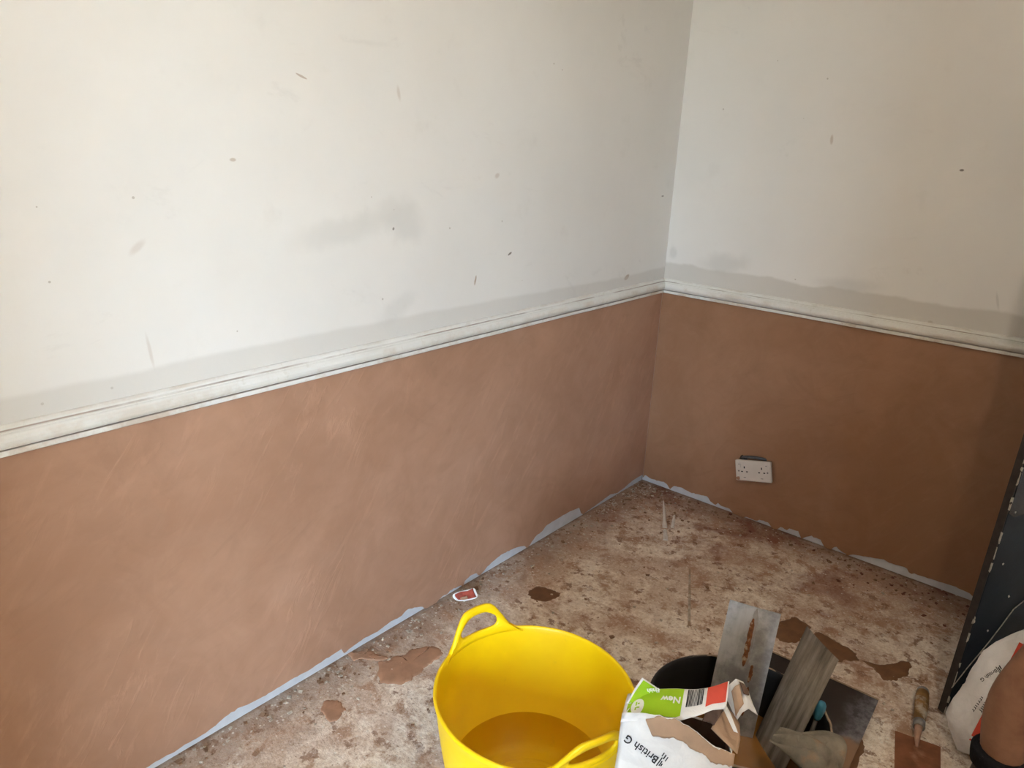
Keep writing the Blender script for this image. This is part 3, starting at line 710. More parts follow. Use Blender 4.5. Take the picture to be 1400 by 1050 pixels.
# grey rag slung over the bucket rim
def mat_rag():
    t = NT('grey_wet_rag', 0.9, 0.15)
    c = t.mix(t.ramp(t.noise(12, 7, 0.65), (0.38, 0.66)), (0.255, 0.225, 0.175), (0.15, 0.13, 0.10))
    c = t.mix(t.math('MULTIPLY', t.ramp(t.noise(22, 6), (0.58, 0.7)), 0.6), c, (0.34, 0.22, 0.13))
    t.color(c); t.bump(t.noise(140, 4), 0.4, 0.002, t.bump(t.noise(18, 6, 0.6, 0.8), 0.6, 0.012)); return t.m
M['rag'] = mat_rag()
ra = -0.16
vs, fs = [], []; NA, NB = 24, 40
def rag_pt(i, j):
    u = i/NA*2-1; v = j/NB
    half = 0.052*(0.72+0.40*math.sin(v*math.pi)) * (1-0.08*math.sin(v*9+u))
    a = ra + u*half/BRR*1.0 + 0.10*math.sin(v*3.2)
    L_ = v*0.20 - 0.108                                            # <0 inside the rim, >0 outside
    if L_ < 0: rr = BRR+0.004+L_*0.90; z = BHT+0.022+0.10*L_-1.6*L_*L_
    elif L_ < 0.03: w = L_/0.03; rr = BRR+0.004+0.020*math.sin(w*math.pi/2); z = BHT+0.022-0.014*w*w
    else: rr, z = BRR+0.024+0.08*(L_-0.03), BHT+0.008-(L_-0.03)*0.97
    rr *= 1+0.062*math.cos(2*(a-0.45))
    fold = 0.009*math.sin(u*4.5+v*5.5+0.6)+0.006*math.sin(u*10-v*7)+0.010*noise.noise(V((u*2.4, v*3.4, 5)))
    edge = max(0, abs(u)-0.75)/0.25
    rr += fold*(0.9 if L_ > 0 else 0.2); z += fold*0.9 + 0.010*(1-u*u) - 0.016*edge*edge
    return BC + V((rr*math.cos(a), rr*math.sin(a), z))
for i in range(NA+1):
    for j in range(NB+1): vs.append(rag_pt(i, j))
for i in range(NA):
    for j in range(NB): fs.append((i*(NB+1)+j, (i+1)*(NB+1)+j, (i+1)*(NB+1)+j+1, i*(NB+1)+j+1))
rg = mesh_obj('cleaning_rag', vs, fs, M['rag'], None, True); mod(rg, 'SOLIDIFY', thickness=0.005, offset=0); mod(rg, 'SUBSURF', levels=1, render_levels=1)
tag(rg, 'crumpled grey rag slung over the black bucket rim', 'rag')

# ================================================================== hawk lying behind the bucket
def mat_hawk():
    t = NT('dirty_hawk_plate', 0.5, 0.4)
    y = t.sep()[1]; k = t.math('ADD', y, t.math('MULTIPLY', t.math('SUBTRACT', t.noise(14, 6), 0.5), 0.12)); x = t.sep()[0]
    dust = t.mix(t.ramp(t.noise(22, 8, 0.7), (0.40, 0.62)), (0.045, 0.040, 0.043), (0.20, 0.19, 0.205))
    c = t.mix(t.ramp(t.math('ADD', x, t.math('MULTIPLY', t.noise(9), 0.1)), (0.13, 0.20), 'S'), (0.022, 0.015, 0.012), dust)
    c = t.mix(t.ramp(k, (-0.01, -0.05), 'S'), c, (0.26, 0.155, 0.09))
    t.color(c); t.bump(t.noise(30, 6), 0.3, 0.004); return t.m
M['hawk'] = mat_hawk()
h1, h2 = at(1048, 888, 2, 0.030), at(1201, 957, 2, 0.030)
ex = (h2-h1); HL = 0.325; ex.normalize(); ey = V((-ex.y, ex.x, 0))
hk = empty('hawk', (h1+h2)/2 - ey*(HL/2) - V((0, 0, 0.030)), math.atan2(ex.y, ex.x)); tag(hk, 'dark dusty square hawk plate lying flat behind the bucket', 'hawk')
pl_ = box('plate', (-HL/2, -HL/2, -0.0015), (HL/2, HL/2, 0.0015), M['hawk'], hk, 0.001)
pl_.location = (0, 0, 0.0165); pl_.rotation_euler = (math.radians(4.9), 0, 0)
rim_ = box('raised_edge', (-HL/2, HL/2-0.003, -0.001), (HL/2, HL/2+0.001, 0.004), M['crust'], pl_)
box('support_block', (-0.02, 0.09, 0.0), (0.03, 0.14, 0.021), M['hawk'], hk, 0.003)

# ================================================================== paper sacks
def mat_paper(name, c, amount=0.5):
    t = NT(name, 0.75, 0.2)
    f = t.noise(14, 6, 0.6)
    t.color(t.mix(t.ramp(f, (0.4, 0.72)), c, tuple(x*0.86 for x in c)))
    cr = t.voronoi(16, 'DISTANCE_TO_EDGE'); b = t.bump(t.noise(11, 5, 0.6, 1.0), 0.55*amount, 0.02); t.bump(t.ramp(cr, (0.0, 0.12)), 0.25*amount, 0.006, b)
    return t.m
M['paper'] = mat_paper('white_sack_paper', (0.86, 0.85, 0.83))
M['paper2'] = mat_paper('white_plastic_coated_sack', (0.84, 0.82, 0.80), 1.0)
M['kraft'] = mat_paper('brown_kraft_paper', (0.50, 0.335, 0.22))
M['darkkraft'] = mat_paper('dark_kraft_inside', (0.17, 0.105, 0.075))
M['lime'] = mat_paper('lime_print', (0.36, 0.60, 0.022), 0.3)
M['redprint'] = mat_paper('red_print', (0.72, 0.10, 0.065), 0.3)
M['ink'] = simple('black_ink', (0.022, 0.022, 0.024), 0.7, 0.1)
M['whiteprint'] = simple('white_print', (0.86, 0.87, 0.80), 0.7, 0.05)
M['powder'] = simple('plaster_powder', (0.46, 0.34, 0.27), 0.95, 0.2, 20, 0.3)

def text_mesh(txt, size, weight=0.0):
    cu = bpy.data.curves.new('lettering', 'FONT'); cu.body = txt; cu.size = size; cu.offset = weight; cu.align_x = 'LEFT'; cu.resolution_u = 3
    ob = bpy.data.objects.new('lettering', cu); col.objects.link(ob)
    bpy.context.view_layer.update()
    me = bpy.data.meshes.new_from_object(ob.evaluated_get(bpy.context.evaluated_depsgraph_get())); bpy.data.objects.remove(ob); bpy.data.curves.remove(cu)
    bm = bmesh.new(); bm.from_mesh(me); bpy.data.meshes.remove(me)
    bmesh.ops.triangulate(bm, faces=bm.faces); bmesh.ops.remove_doubles(bm, verts=bm.verts, dist=1e-6)
    vs = [v.co.copy() for v in bm.verts]; fs = [[v.index for v in f.verts] for f in bm.faces]; bm.free()
    return vs, fs
def lettering(name, txt, size, place, mat, parent, weight=0.0):
    vs, fs = text_mesh(txt, size, weight); return mesh_obj(name, [place(v.x, v.y) for v in vs], fs, mat, parent)
def rects(name, rs, place, mat, parent, sub=4):
    vs, fs = [], []
    for (x0, y0, x1, y1) in rs:
        b = len(vs)
        for i in range(sub+1):
            for y in (y0, y1): vs.append(place(x0+(x1-x0)*i/sub, y))
        for i in range(sub): fs.append((b+2*i, b+2*i+2, b+2*i+3, b+2*i+1))
    return mesh_obj(name, vs, fs, mat, parent)

# ---- open torn sack between the tub and the bucket
er = V((0.93, 0.37, 0)).normalized(); ef = V((er.y, -er.x, 0))
SWD, SDP, STOP = 0.208, 0.118, 0.475
SC = V((1.088, -1.752, 0)) - ef*(SDP/2)
S1 = empty('plaster_sack', SC); S1.matrix_world = Matrix(((er.x, -ef.x, 0, SC.x), (er.y, -ef.y, 0, SC.y), (0, 0, 1, 0), (0, 0, 0, 1)))
tag(S1, 'open torn white paper plaster sack with lime print beside the yellow tub', 'sack')
# local: x right, -y toward the viewer, z up
def crumple(p, k=1.0):
    return 0.006*k*noise.noise(V((p[0]*14, p[1]*14, p[2]*12))) + 0.0035*k*noise.noise(V((p[0]*34, p[1]*34+4, p[2]*30)))
def sec(w, z):
    """point on the sack wall; w in [0,4): 0-1 front left to right, 1-2 right side, 2-3 back right to left, 3-4 left side"""
    w = w % 4; s = int(w); f = w-s
    bel = 1+0.05*math.sin(math.pi*min(1, z/0.40)); wx = SWD/2*bel; dy = SDP/2*(1+0.10*math.sin(math.pi*min(1, z/0.42)))
    if z > 0.40: dy *= 1-0.10*(z-0.40)/0.08
    e = 0.010
    if s == 0: x, y = -wx+2*wx*f, -dy-e*math.sin(math.pi*f)
    elif s == 1: x, y = wx-0.010*math.sin(math.pi*f)*(z/0.4), -dy+2*dy*f                 # gusset tucks in
    elif s == 2: x, y = wx-2*wx*f, dy+e*math.sin(math.pi*f)
    else: x, y = -wx+0.012*math.sin(math.pi*f)*(z/0.4), dy-2*dy*f
    c = crumple((x, y, z)); nx, ny = (0, -1) if s == 0 else (1, 0) if s == 1 else (0, 1) if s == 2 else (-1, 0)
    return V((x+nx*c, y+ny*c, z))
def top_h(w):
    w = w % 4
    j = 0.004*noise.noise(V((w*14, 1, 2)))+0.003*noise.noise(V((w*40, 3, 2)))
    if w < 1: return STOP+0.010-0.018*max(0, (w-0.5)/0.5) + 0.030*math.sin(math.pi*min(1, w/0.85)) + (j if w > 0.30 else 0)
    if w < 2: return STOP-0.012-0.033*max(0, (w-1.4)/0.6) + j*1.5
    if w < 3: return STOP-0.045-0.010*math.sin((w-2)*math.pi)
    return STOP+0.010-0.055*max(0, min(1, (0.6-(w-3))/0.4))
NW, NZ = 96, 40; vs, fs = [], []
for i in range(NW):
    w = 4*i/NW; h = top_h(w)
    for k in range(NZ+1): vs.append(sec(w, h*k/NZ))
for i in range(NW):
    for k in range(NZ): fs.append((i*(NZ+1)+k, ((i+1) % NW)*(NZ+1)+k, ((i+1) % NW)*(NZ+1)+k+1, i*(NZ+1)+k+1))
fs.append(tuple(i*(NZ+1) for i in range(NW))[::-1])
o = mesh_obj('outer_ply', vs, fs, M['paper'], S1, True); mod(o, 'SOLIDIFY', thickness=0.0012, offset=-1)
# inner brown ply, set in 3 mm
vs, fs = [], []
for i in range(NW):
    w = 4*i/NW; h = top_h(w)-0.002
    for k in range(11):
        p = sec(w, h-0.20+0.20*k/10); vs.append(V((p.x*0.965, p.y*0.94, p.z)))
for i in range(NW):
    for k in range(10): fs.append((i*11+k, ((i+1) % NW)*11+k, ((i+1) % NW)*11+k+1, i*11+k+1))
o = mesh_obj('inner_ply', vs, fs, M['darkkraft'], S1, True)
vs = [sec(4*i/48, 0.33)*1.0 for i in range(48)]; vs = [V((p.x*0.955, p.y*0.92, 0.335+0.012*noise.noise(p*30))) for p in vs] + [V((0, 0, 0.35))]
mesh_obj('plaster_powder', vs, [(i, (i+1) % 48, 48) for i in range(48)], M['powder'], S1, True)

# exposed kraft ply on the front where the white ply has peeled: outline in (w, depth below the top edge)
def ply_patch(name, low, mat, off, n=46, w0=0.0, w1=1.0, rows=8, hi=lambda w: 0.0, jag=0.002):
    vs, fs = [], []
    for i in range(n+1):
        w = w0+(w1-w0)*i/n; a = hi(w); b = low(w)+jag*noise.noise(V((w*50, 9, off*1000)))
        for k in range(rows+1):
            z = top_h(w)-(a+(b-a)*k/rows); p = sec(w, z)
            nrm = V((0, -1, 0)) if (w % 4) < 1 else V((1, 0, 0)) if (w % 4) < 2 else V((0, 1, 0))
            vs.append(p+nrm*off)
    for i in range(n):
        for k in range(rows): fs.append((i*(rows+1)+k, i*(rows+1)+k+1, (i+1)*(rows+1)+k+1, (i+1)*(rows+1)+k))
    o = mesh_obj(name, vs, fs, mat, S1, True); mod(o, 'SOLIDIFY', thickness=0.0008, offset=0); return o
def klow(w):
    t_ = (w-0.22)/0.78
    if t_ < 0.10: return 0.012+0.34*t_
    if t_ < 0.42: return 0.046-0.010*(t_-0.10)/0.32
    if t_ < 0.72: return 0.036+0.004*math.sin((t_-0.42)*20)
    return 0.036-0.012*(t_-0.72)/0.28
ply_patch('peeled_kraft', klow, M['kraft'], 0.0015, w0=0.22, w1=0.998, hi=lambda w: 0.0 if w > 0.34 else 0.010*(0.34-w)/0.12)

# closed end panel over the left and back of the mouth: strip with lime, white, barcode and red areas
def panel(u, v):
    """u 0..1 left to right, v 0..1 front to back"""
    x = -SWD/2*1.0+SWD*u; front = -SDP/2+0.002+0.034*max(0, min(1, (u-0.46)/0.30)); back = -SDP/2+0.070+0.020*u
    y = front+(back-front)*v
    z = STOP-0.007+0.004*math.sin(u*7)+0.012*v*(1-0.3*u)+0.006*math.sin(v*math.pi)+ 0.014*max(0, u-0.6)/0.4*v + 0.078*u
    return V((x, y, z+0.6*crumple((x, y, 1.0))))
def panel_patch(name, u0, u1, v0, v1, mat, off, n=14, m=8):
    vs, fs = [], []
    for i in range(n+1):
        for k in range(m+1): vs.append(panel(u0+(u1-u0)*i/n, v0+(v1-v0)*k/m)+V((0, 0, off)))
    for i in range(n):
        for k in range(m): fs.append((i*(m+1)+k, (i+1)*(m+1)+k, (i+1)*(m+1)+k+1, i*(m+1)+k+1))
    o = mesh_obj(name, vs, fs, mat, S1, True); return o
o = panel_patch('end_panel', 0, 0.87, 0, 1, M['paper'], 0.0, 40, 12); mod(o, 'SOLIDIFY', thickness=0.0012, offset=-1)
panel_patch('lime_band', 0.03, 0.50, 0.10, 0.97, M['lime'], 0.0012)
panel_patch('red_band', 0.70, 0.86, 0.18, 0.97, M['redprint'], 0.0012)
rects('barcode', [(0.30, 0.535+0.0115*k, 0.92, 0.535+0.0115*k+random.choice((0.005, 0.007, 0.009))) for k in range(12)], lambda y, x: panel(x, y)+V((0, 0, 0.0022)), M['ink'], S1, 8)
pw = lambda a: (lambda x, y: panel(a[0]-x/SWD, a[1]-y/(SDP*0.55))+V((0, 0, 0.0018)))
lettering('printed_new', 'New', 0.018, pw((0.485, 0.66)), M['whiteprint'], S1, 0.0006)
# round emblem
cx_, cy_ = 0.120, 0.38
vs = [panel(cx_, cy_)+V((0, 0, 0.0018))] + [panel(cx_+0.055*math.cos(a), cy_+0.25*math.sin(a))+V((0, 0, 0.0018)) for a in [2*math.pi*k/24 for k in range(24)]]
mesh_obj('printed_emblem', vs, [(0, 1+k, 1+(k+1) % 24) for k in range(24)], M['whiteprint'], S1)
rects('emblem_mark', [(0.100, 0.26, 0.112, 0.52), (0.112, 0.32, 0.140, 0.36), (0.118, 0.44, 0.135, 0.48)], lambda x, y: panel(x, y)+V((0, 0, 0.0022)), M['lime'], S1)
# upright lime corner flap at the back left
def flap(name, A, B, C, mat, off=0.0, bul=0.006, n=12, frame=None, th=0.0012):
    A, B, C = V(A), V(B), V(C); nrm = (B-A).cross(C-A).normalized(); vs, fs, idx = [], [], {}
    for i in range(n+1):
        for j in range(n+1-i):
            u, v = i/n, j/n; p = A+(B-A)*u+(C-A)*v; b = bul*math.sin(math.pi*(u+v))*1.0+crumple(p, 0.7)
            idx[i, j] = len(vs); vs.append(p+nrm*(b+off))
    for i in range(n):
        for j in range(n-i):
            fs.append((idx[i, j], idx[i+1, j], idx[i, j+1]))
            if j < n-i-1: fs.append((idx[i+1, j], idx[i+1, j+1], idx[i, j+1]))
    o = mesh_obj(name, vs, fs, mat, S1, True)
    if th: mod(o, 'SOLIDIFY', thickness=th, offset=0)
    return o
L_inv = S1.matrix_world.inverted()
def sl(px, py, off):                                               # point at a pixel on a plane parallel to the sack's front, off metres behind it
    return L_inv @ atp(px, py, S1.matrix_world @ V((0, -SDP/2+off, 0)), ef)
fA, fB, fC = sl(856, 962, SDP*0.30), sl(878, 926, SDP*0.60), sl(924, 958, SDP*0.60)
flap('corner_flap', fA, fB, fC, M['paper'], 0.0, 0.004)
cen = (fA+fB+fC)/3
shr = lambda p, k: cen+(p-cen)*k
nrm_ = (fB-fA).cross(fC-fA).normalized(); toward = 1 if nrm_.dot(L_inv.to_3x3() @ (CAM-SC)) > 0 else -1
fl2 = flap('lime_flap_print', fA+(cen-fA)*0.10, fB+(cen-fB)*0.16, fC+(cen-fC)*0.04, M['lime'], toward*0.0022, 0.004, th=0)
ex_ = (fC-fA).normalized(); ey_ = (fB-fA)-ex_*(fB-fA).dot(ex_); ey_.normalize()
o0 = fA+(fC-fA)*0.47+(fB-fA)*0.56
lettering('printed_finish', 'Finish', 0.0105, lambda x, y: o0-ex_*x-ey_*y+nrm_*toward*0.0085, M['whiteprint'], S1, 0.0003)

# strip of paper peeled back over the mouth, and the torn curl standing at the back right corner
def sheet(name, px_rows, mat, th=0.0012, mats=None):
    """loft rows of (px, py, depth behind the front) into a curled paper sheet"""
    rows = [[sl(*p) for p in r] for r in px_rows]; vs, fs = [], []; m = len(rows[0])
    for r in rows: vs += r
    for i in range(len(rows)-1):
        for j in range(m-1): fs.append((i*m+j, i*m+j+1, (i+1)*m+j+1, (i+1)*m+j))
    o = mesh_obj(name, vs, fs, mat, S1, True); mod(o, 'SUBSURF', levels=2, render_levels=2, subdivision_type='SIMPLE'); mod(o, 'SOLIDIFY', thickness=th, offset=0); return o
d = SDP
sheet('torn_curl', [[(991, 952, d*.95), (997, 936, d*.98), (1006, 928, d*1.02), (1016, 932, d*1.08)],
                    [(996, 960, d*.88), (1004, 946, d*.90), (1014, 940, d*.96), (1024, 948, d*1.06)],
                    [(1001, 972, d*.82), (1010, 960, d*.82), (1020, 956, d*.88), (1029, 962, d*1.0)],
                    [(1008, 984, d*.80), (1015, 974, d*.80), (1023, 969, d*.86), (1036, 978, d*.98)]], M['paper'])
sheet('curl_kraft_face', [[(1000, 945, d*.86), (1005, 938, d*.87), (1011, 935, d*.9)],
                          [(1003, 960, d*.80), (1008, 952, d*.80), (1013, 946, d*.84)],
                          [(1006, 980, d*.74), (1011, 970, d*.74), (1017, 962, d*.78)]], M['kraft'])
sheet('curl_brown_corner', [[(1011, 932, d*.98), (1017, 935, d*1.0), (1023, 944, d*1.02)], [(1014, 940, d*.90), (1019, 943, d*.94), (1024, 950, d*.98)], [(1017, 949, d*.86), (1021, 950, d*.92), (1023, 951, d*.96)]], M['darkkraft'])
sheet('folded_inner_ply', [[(972, 996, d*.30), (982, 980, d*.55), (993, 968, d*.85)],
                           [(988, 1012, d*.20), (996, 994, d*.48), (1003, 976, d*.85)],
                           [(1008, 1031, d*.10), (1012, 1012, d*.40), (1011, 990, d*.85)]], M['kraft'])
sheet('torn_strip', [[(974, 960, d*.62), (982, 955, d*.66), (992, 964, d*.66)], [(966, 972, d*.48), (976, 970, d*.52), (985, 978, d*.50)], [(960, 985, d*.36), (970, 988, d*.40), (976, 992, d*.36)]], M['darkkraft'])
sheet('torn_white_edge', [[(984, 957, d*.70), (992, 962, d*.66)], [(990, 972, d*.50), (999, 976, d*.46)], [(1003, 1000, d*.20), (1009, 1002, d*.18)]], M['paper'])
# lettering, upside down as the sack stands on its head: print laid on the paper surface
from mathutils.bvhtree import BVHTree
def printer(ob, off=0.0012):
    me = ob.data; mw = ob.parent.matrix_world
    tree = BVHTree.FromPolygons([mw @ v.co for v in me.vertices], [tuple(p.vertices) for p in me.polygons]); inv = mw.inverted()
    def put(px, py):
        d_ = ray(px, py).normalized(); loc, n_, i_, _ = tree.ray_cast(CAM, d_)
        if loc is None: return None
        if n_.dot(d_) > 0: n_ = -n_
        return inv @ (loc+n_*off)
    return put
def print_tris(name, vs, fs, put, mat, parent):
    P = [put(*v) for v in vs]; ok = [f for f in fs if all(P[i] is not None for i in f)]
    used = sorted({i for f in ok for i in f}); mp = {j: k for k, j in enumerate(used)}
    if not used: return None
    return mesh_obj(name, [P[i] for i in used], [[mp[i] for i in f] for f in ok], mat, parent)
def frame2(o, d_):
    l = math.hypot(*d_); c_, s_ = d_[0]/l, d_[1]/l
    return lambda x, y: (o[0]+x*c_+y*s_, o[1]+x*s_-y*c_)           # y = letters' up
def print_text(name, txt, o, d_, length, put, mat, parent, weight=0.0):
    vs, fs = text_mesh(txt, 1.0, weight); k = length/max(v.x for v in vs); F = frame2(o, d_)
    return print_tris(name, [F(v.x*k, v.y*k) for v in vs], fs, put, mat, parent)
def print_quads(name, qs, o, d_, put, mat, parent, sub=3):
    F = frame2(o, d_); vs, fs = [], []
    for (x0, y0, x1, y1) in qs:
        b = len(vs)
        for i in range(sub+1):
            for k in range(sub+1): vs.append(F(x0+(x1-x0)*i/sub, y0+(y1-y0)*k/sub))
        for i in range(sub):
            for k in range(sub): fs.append((b+i*(sub+1)+k, b+(i+1)*(sub+1)+k, b+(i+1)*(sub+1)+k+1, b+i*(sub+1)+k+1))
    return print_tris(name, vs, fs, put, mat, parent)
put1 = printer([c for c in S1.children if c.name.startswith('outer_ply')][0])
d1 = (-41, -30)
print_text('printed_british', 'British G', (902, 1036), d1, 54, put1, M['ink'], S1, 0.012)
print_quads('printed_logo', [(-3.2, -3, -1.6, 11), (-6.0, 1, -4.4, 9), (-8.4, 4, -6.6, 8), (-5.5, -9, -3.8, -2), (-1.6, -10, -0.2, -4), (-9.2, -8, -7.8, -1)], (902, 1036), d1, put1, M['ink'], S1, 1)
sl_ = sl

# ---- full sack leaning against the door
S2b = V((1.545, -0.690, 0)) ; S2 = empty('plaster_sack', S2b)
tag(S2, 'white printed plaster sack leaning against the black door', 'sack')
ax_w = dd.copy(); ax_t = dn.copy()                                 # width along the door, thickness away from it
tilt = math.radians(9)
S2.matrix_world = Matrix.Translation(S2b) @ Matrix.Rotation(tilt, 4, ax_w) @ Matrix(((ax_w.x, ax_t.x, 0, 0), (ax_w.y, ax_t.y, 0, 0), (0, 0, 1, 0), (0, 0, 0, 1)))
S2W, S2T, S2H = 0.36, 0.155, 0.40
def sack2(u, w):
    """u 0..1 up, w 0..1 round the section"""
    z = 0.012+S2H*u; a = 2*math.pi*w
    k = (1-abs(2*u-1)**3.2)**0.5; kw = 0.80+0.20*(1-abs(2*u-1)**3)
    if u > 0.25: kw *= 1-0.50*((u-0.25)/0.75)**1.25
    ca, sa = math.cos(a), math.sin(a)
    x = S2W/2*kw*math.copysign(abs(ca)**0.34, ca); y = S2T/2*max(0.06, k)*math.copysign(abs(sa)**0.5, sa)
    if u < 0.1: y *= 0.75+2.5*u
    c = 0.012*noise.noise(V((x*9, y*9, z*9)))+0.013*(0.4-abs(noise.noise(V((x*13+3, y*13, z*12)))))+0.006*(0.4-abs(noise.noise(V((x*38, y*38, z*36)))))
    return V((x+c*ca, y+c*sa, z))
NU, NWW = 44, 80; vs, fs = [], []
for i in range(NU+1):
    for k in range(NWW): vs.append(sack2(i/NU, k/NWW))
for i in range(NU):
    for k in range(NWW): fs.append((i*NWW+k, i*NWW+(k+1) % NWW, (i+1)*NWW+(k+1) % NWW, (i+1)*NWW+k))
fs.append(tuple(range(NWW))[::-1]); fs.append(tuple(range(NU*NWW, (NU+1)*NWW)))
sb2 = mesh_obj('sack_body', vs, fs, M['paper2'], S2, True)
# print on the near end and broad face: w near 0.5 is the end toward the viewer, 0.25 the broad face
def on2(u, w, off=0.0016):
    p = sack2(u, w); q = sack2(u, w+0.004); r_ = sack2(min(1, u+0.004), w); n = (q-p).cross(r_-p).normalized(); return p+n*off
M['greyprint'] = simple('grey_print_ink', (0.07, 0.065, 0.065), 0.7, 0.2)
put2 = printer(sb2)
d2 = (-20, 13)
print_text('printed_british', 'British G', (1362, 914), d2, 26, put2, M['greyprint'], S2, 0.015)
print_quads('printed_logo', [(-1.8, -2, -0.6, 6), (-4.2, 0, -2.6, 6), (-6.6, -1, -5.0, 5), (-3.2, 6.4, -0.6, 7.6)], (1362, 914), d2, put2, M['greyprint'], S2, 1)
random.seed(21)
bars = []                                                          # rows of small print too blurred to read
for row, (y0, n_, h_) in enumerate(((0, 7, 3.4), (8, 6, 5.0), (16, 8, 2.6))):
    x = 0
    for k in range(n_):
        w_ = random.uniform(1.2, 3.0); bars.append((x, y0, x+1.1, y0+h_)); bars.append((x, y0+h_-1.1, x+w_, y0+h_)) ; x += w_+1.4
print_quads('small_print', bars, (1342, 952), (-22, 32), put2, M['greyprint'], S2, 1)
print_quads('red_band', [(0, 0, 150, 16)], (1394, 878), (-66, 128), put2, M['redprint'], S2, 16)

# ================================================================== bucket trowel on the floor by the door
M['wood'] = simple('grimy_wood_handle', (0.30, 0.165, 0.055), 0.6, 0.5, 30, 0.3, dirt=((0.40, 0.34, 0.26), 0.57))
M['rustblade'] = simple('rusty_blade', (0.27, 0.105, 0.05), 0.75, 0.35, 18, 0.35, dirt=((0.34, 0.17, 0.10), 0.60))
M['cap'] = simple('dull_metal_cap', (0.30, 0.29, 0.28), 0.5, 0.3, 60, metal=0.5)
hA, hB = at(1262, 944, 2, 0.028), at(1256, 994, 2, 0.024); nB = at(1254, 1008, 2, 0.008)
bx0, bx1 = at(1224, 999, 2, 0.004), at(1286, 1021, 2, 0.004)
FT = empty('gauging_trowel', V(((bx0.x+bx1.x)/2, (bx0.y+bx1.y)/2, 0)))
tag(FT, 'rusty square trowel with a grimy wooden handle lying on the floor by the door', 'trowel')
fo = FT.location.copy()
ax = (bx1-bx0).normalized(); ay = V((ax.y, -ax.x, 0))              # blade runs toward the viewer
if ay.dot(CAM-fo) < 0: ay = -ay
wd = (bx1-bx0).length; cm = V(((bx0.x+bx1.x)/2, (bx0.y+bx1.y)/2, 0))-fo
vs, fs = [], []
rows_ = [(0.0, 1.0), (0.04, 0.99), (0.10, 0.97), (0.16, 0.95), (0.175, 0.93)]
for z in (0.0015, 0.0040):
    for d_, k in rows_:
        for f_ in (-0.5, -0.17, 0.17, 0.5): vs.append(cm+ax*(wd*f_*k)+ay*d_+V((0, 0, z)))
nr = len(rows_)
for i in range(nr-1):
    for j in range(3):
        a = i*4+j; fs += [(a, a+1, a+5, a+4), (nr*4+a, nr*4+a+4, nr*4+a+5, nr*4+a+1)]
    for j in (0, 3): a = i*4+j; fs.append((a, a+4, nr*4+a+4, nr*4+a))
for i in (0, nr-1):
    for j in range(3): a = i*4+j; fs.append((a, a+1, nr*4+a+1, nr*4+a))
mesh_obj('blade', vs, fs, M['rustblade'], FT)
tube('neck', [hB-fo+(hA-hB)*0.02, (hB*0.5+nB*0.5)-fo, nB-fo, nB-fo+ay*0.035-V((0, 0, 0.003))], [0.0105, 0.0085, 0.0075, 0.004], simple('pinkish_plaster_coated_neck', (0.46, 0.28, 0.20), 0.8, 0.3, 50, 0.2), FT, 12)
hv = hA-hB
hd = tube('wooden_handle', [hB-fo+hv*t_ for t_ in (0, 0.06, 0.12, 0.35, 0.62, 0.85, 0.95, 0.99)], [0.0115, 0.0135, 0.0140, 0.0165, 0.0185, 0.0175, 0.0150, 0.011], M['wood'], FT, 16)
tube('ferrule', [hB-fo+hv*0.0, hB-fo+hv*0.14], [0.0150, 0.0152], M['cap'], hd, 16)
tube('end_cap', [hB-fo+hv*0.93, hB-fo+hv*1.0, hB-fo+hv*1.03], [0.0168, 0.0150, 0.006], M['cap'], hd, 14)

# ================================================================== spilled plaster and debris on the floor
def splat(pts, mat, label, th=0.004, seed=0):
    th *= 0.5
    P = [at(x, y, 2, 0.0) for x, y in pts]; c = sum(P, V((0, 0, 0)))/len(P)
    # closed Catmull-Rom outline with a ragged edge
    out = []; n = len(P)
    for i in range(n):
        p0, p1, p2, p3 = P[i-1], P[i], P[(i+1) % n], P[(i+2) % n]
        for k in range(12):
            t_ = k/12; q = 0.5*((2*p1)+(p2-p0)*t_+(2*p0-5*p1+4*p2-p3)*t_*t_+(3*p1-p0-3*p2+p3)*t_**3)
            k_ = min(1.0, (q-c).length/0.03)
            for fr, am in ((22, 0.016), (60, 0.007), (150, 0.004)): q = q+V((noise.noise(V((q.x*fr, q.y*fr, seed))), noise.noise(V((q.x*fr+9, q.y*fr, seed+3))), 0))*am*k_
            out.append(q-c)
    m = len(out); vs = []
    for f_, z in ((1.0, 0.0), (0.97, th*0.55), (0.86, th), (0.6, th*0.9), (0.3, th)):
        for q in out: vs.append(V((q.x*f_, q.y*f_, z*(1+0.15*noise.noise(V((q.x*12*f_, q.y*12*f_, seed)))))))
    vs.append(V((0, 0, th)))
    fs = []
    for r_ in range(4):
        for i in range(m): fs.append((r_*m+i, r_*m+(i+1) % m, (r_+1)*m+(i+1) % m, (r_+1)*m+i))
    for i in range(m): fs.append((4*m+i, 4*m+(i+1) % m, 5*m))
    o = mesh_obj('plaster_splat', vs, fs, mat, None, True); o.location = (c.x, c.y, 0.0); tag(o, label, 'plaster splat', 'plaster splats on the floor'); return o
splat([(516, 908), (545, 899), (568, 888), (592, 883), (603, 892), (588, 910), (566, 927), (545, 935), (524, 931)], M['plaster_dry'], 'large pale pink plaster splat left of the yellow tub', 0.005, 1)
splat([(438, 964), (452, 960), (468, 962), (471, 972), (458, 987), (446, 978)], M['plaster_dry'], 'small pink plaster splat nearest the left wall front', 0.004, 2)
splat([(472, 893), (495, 889), (516, 894), (530, 902), (512, 904), (488, 899)], M['plaster_dry'], 'thin tongue of pink plaster running out from the left wall', 0.006, 3)
splat([(722, 810), (736, 803), (758, 808), (764, 815), (744, 822), (728, 819)], M['plaster_wet'], 'small brown plaster splat behind the yellow tub', 0.003, 4)
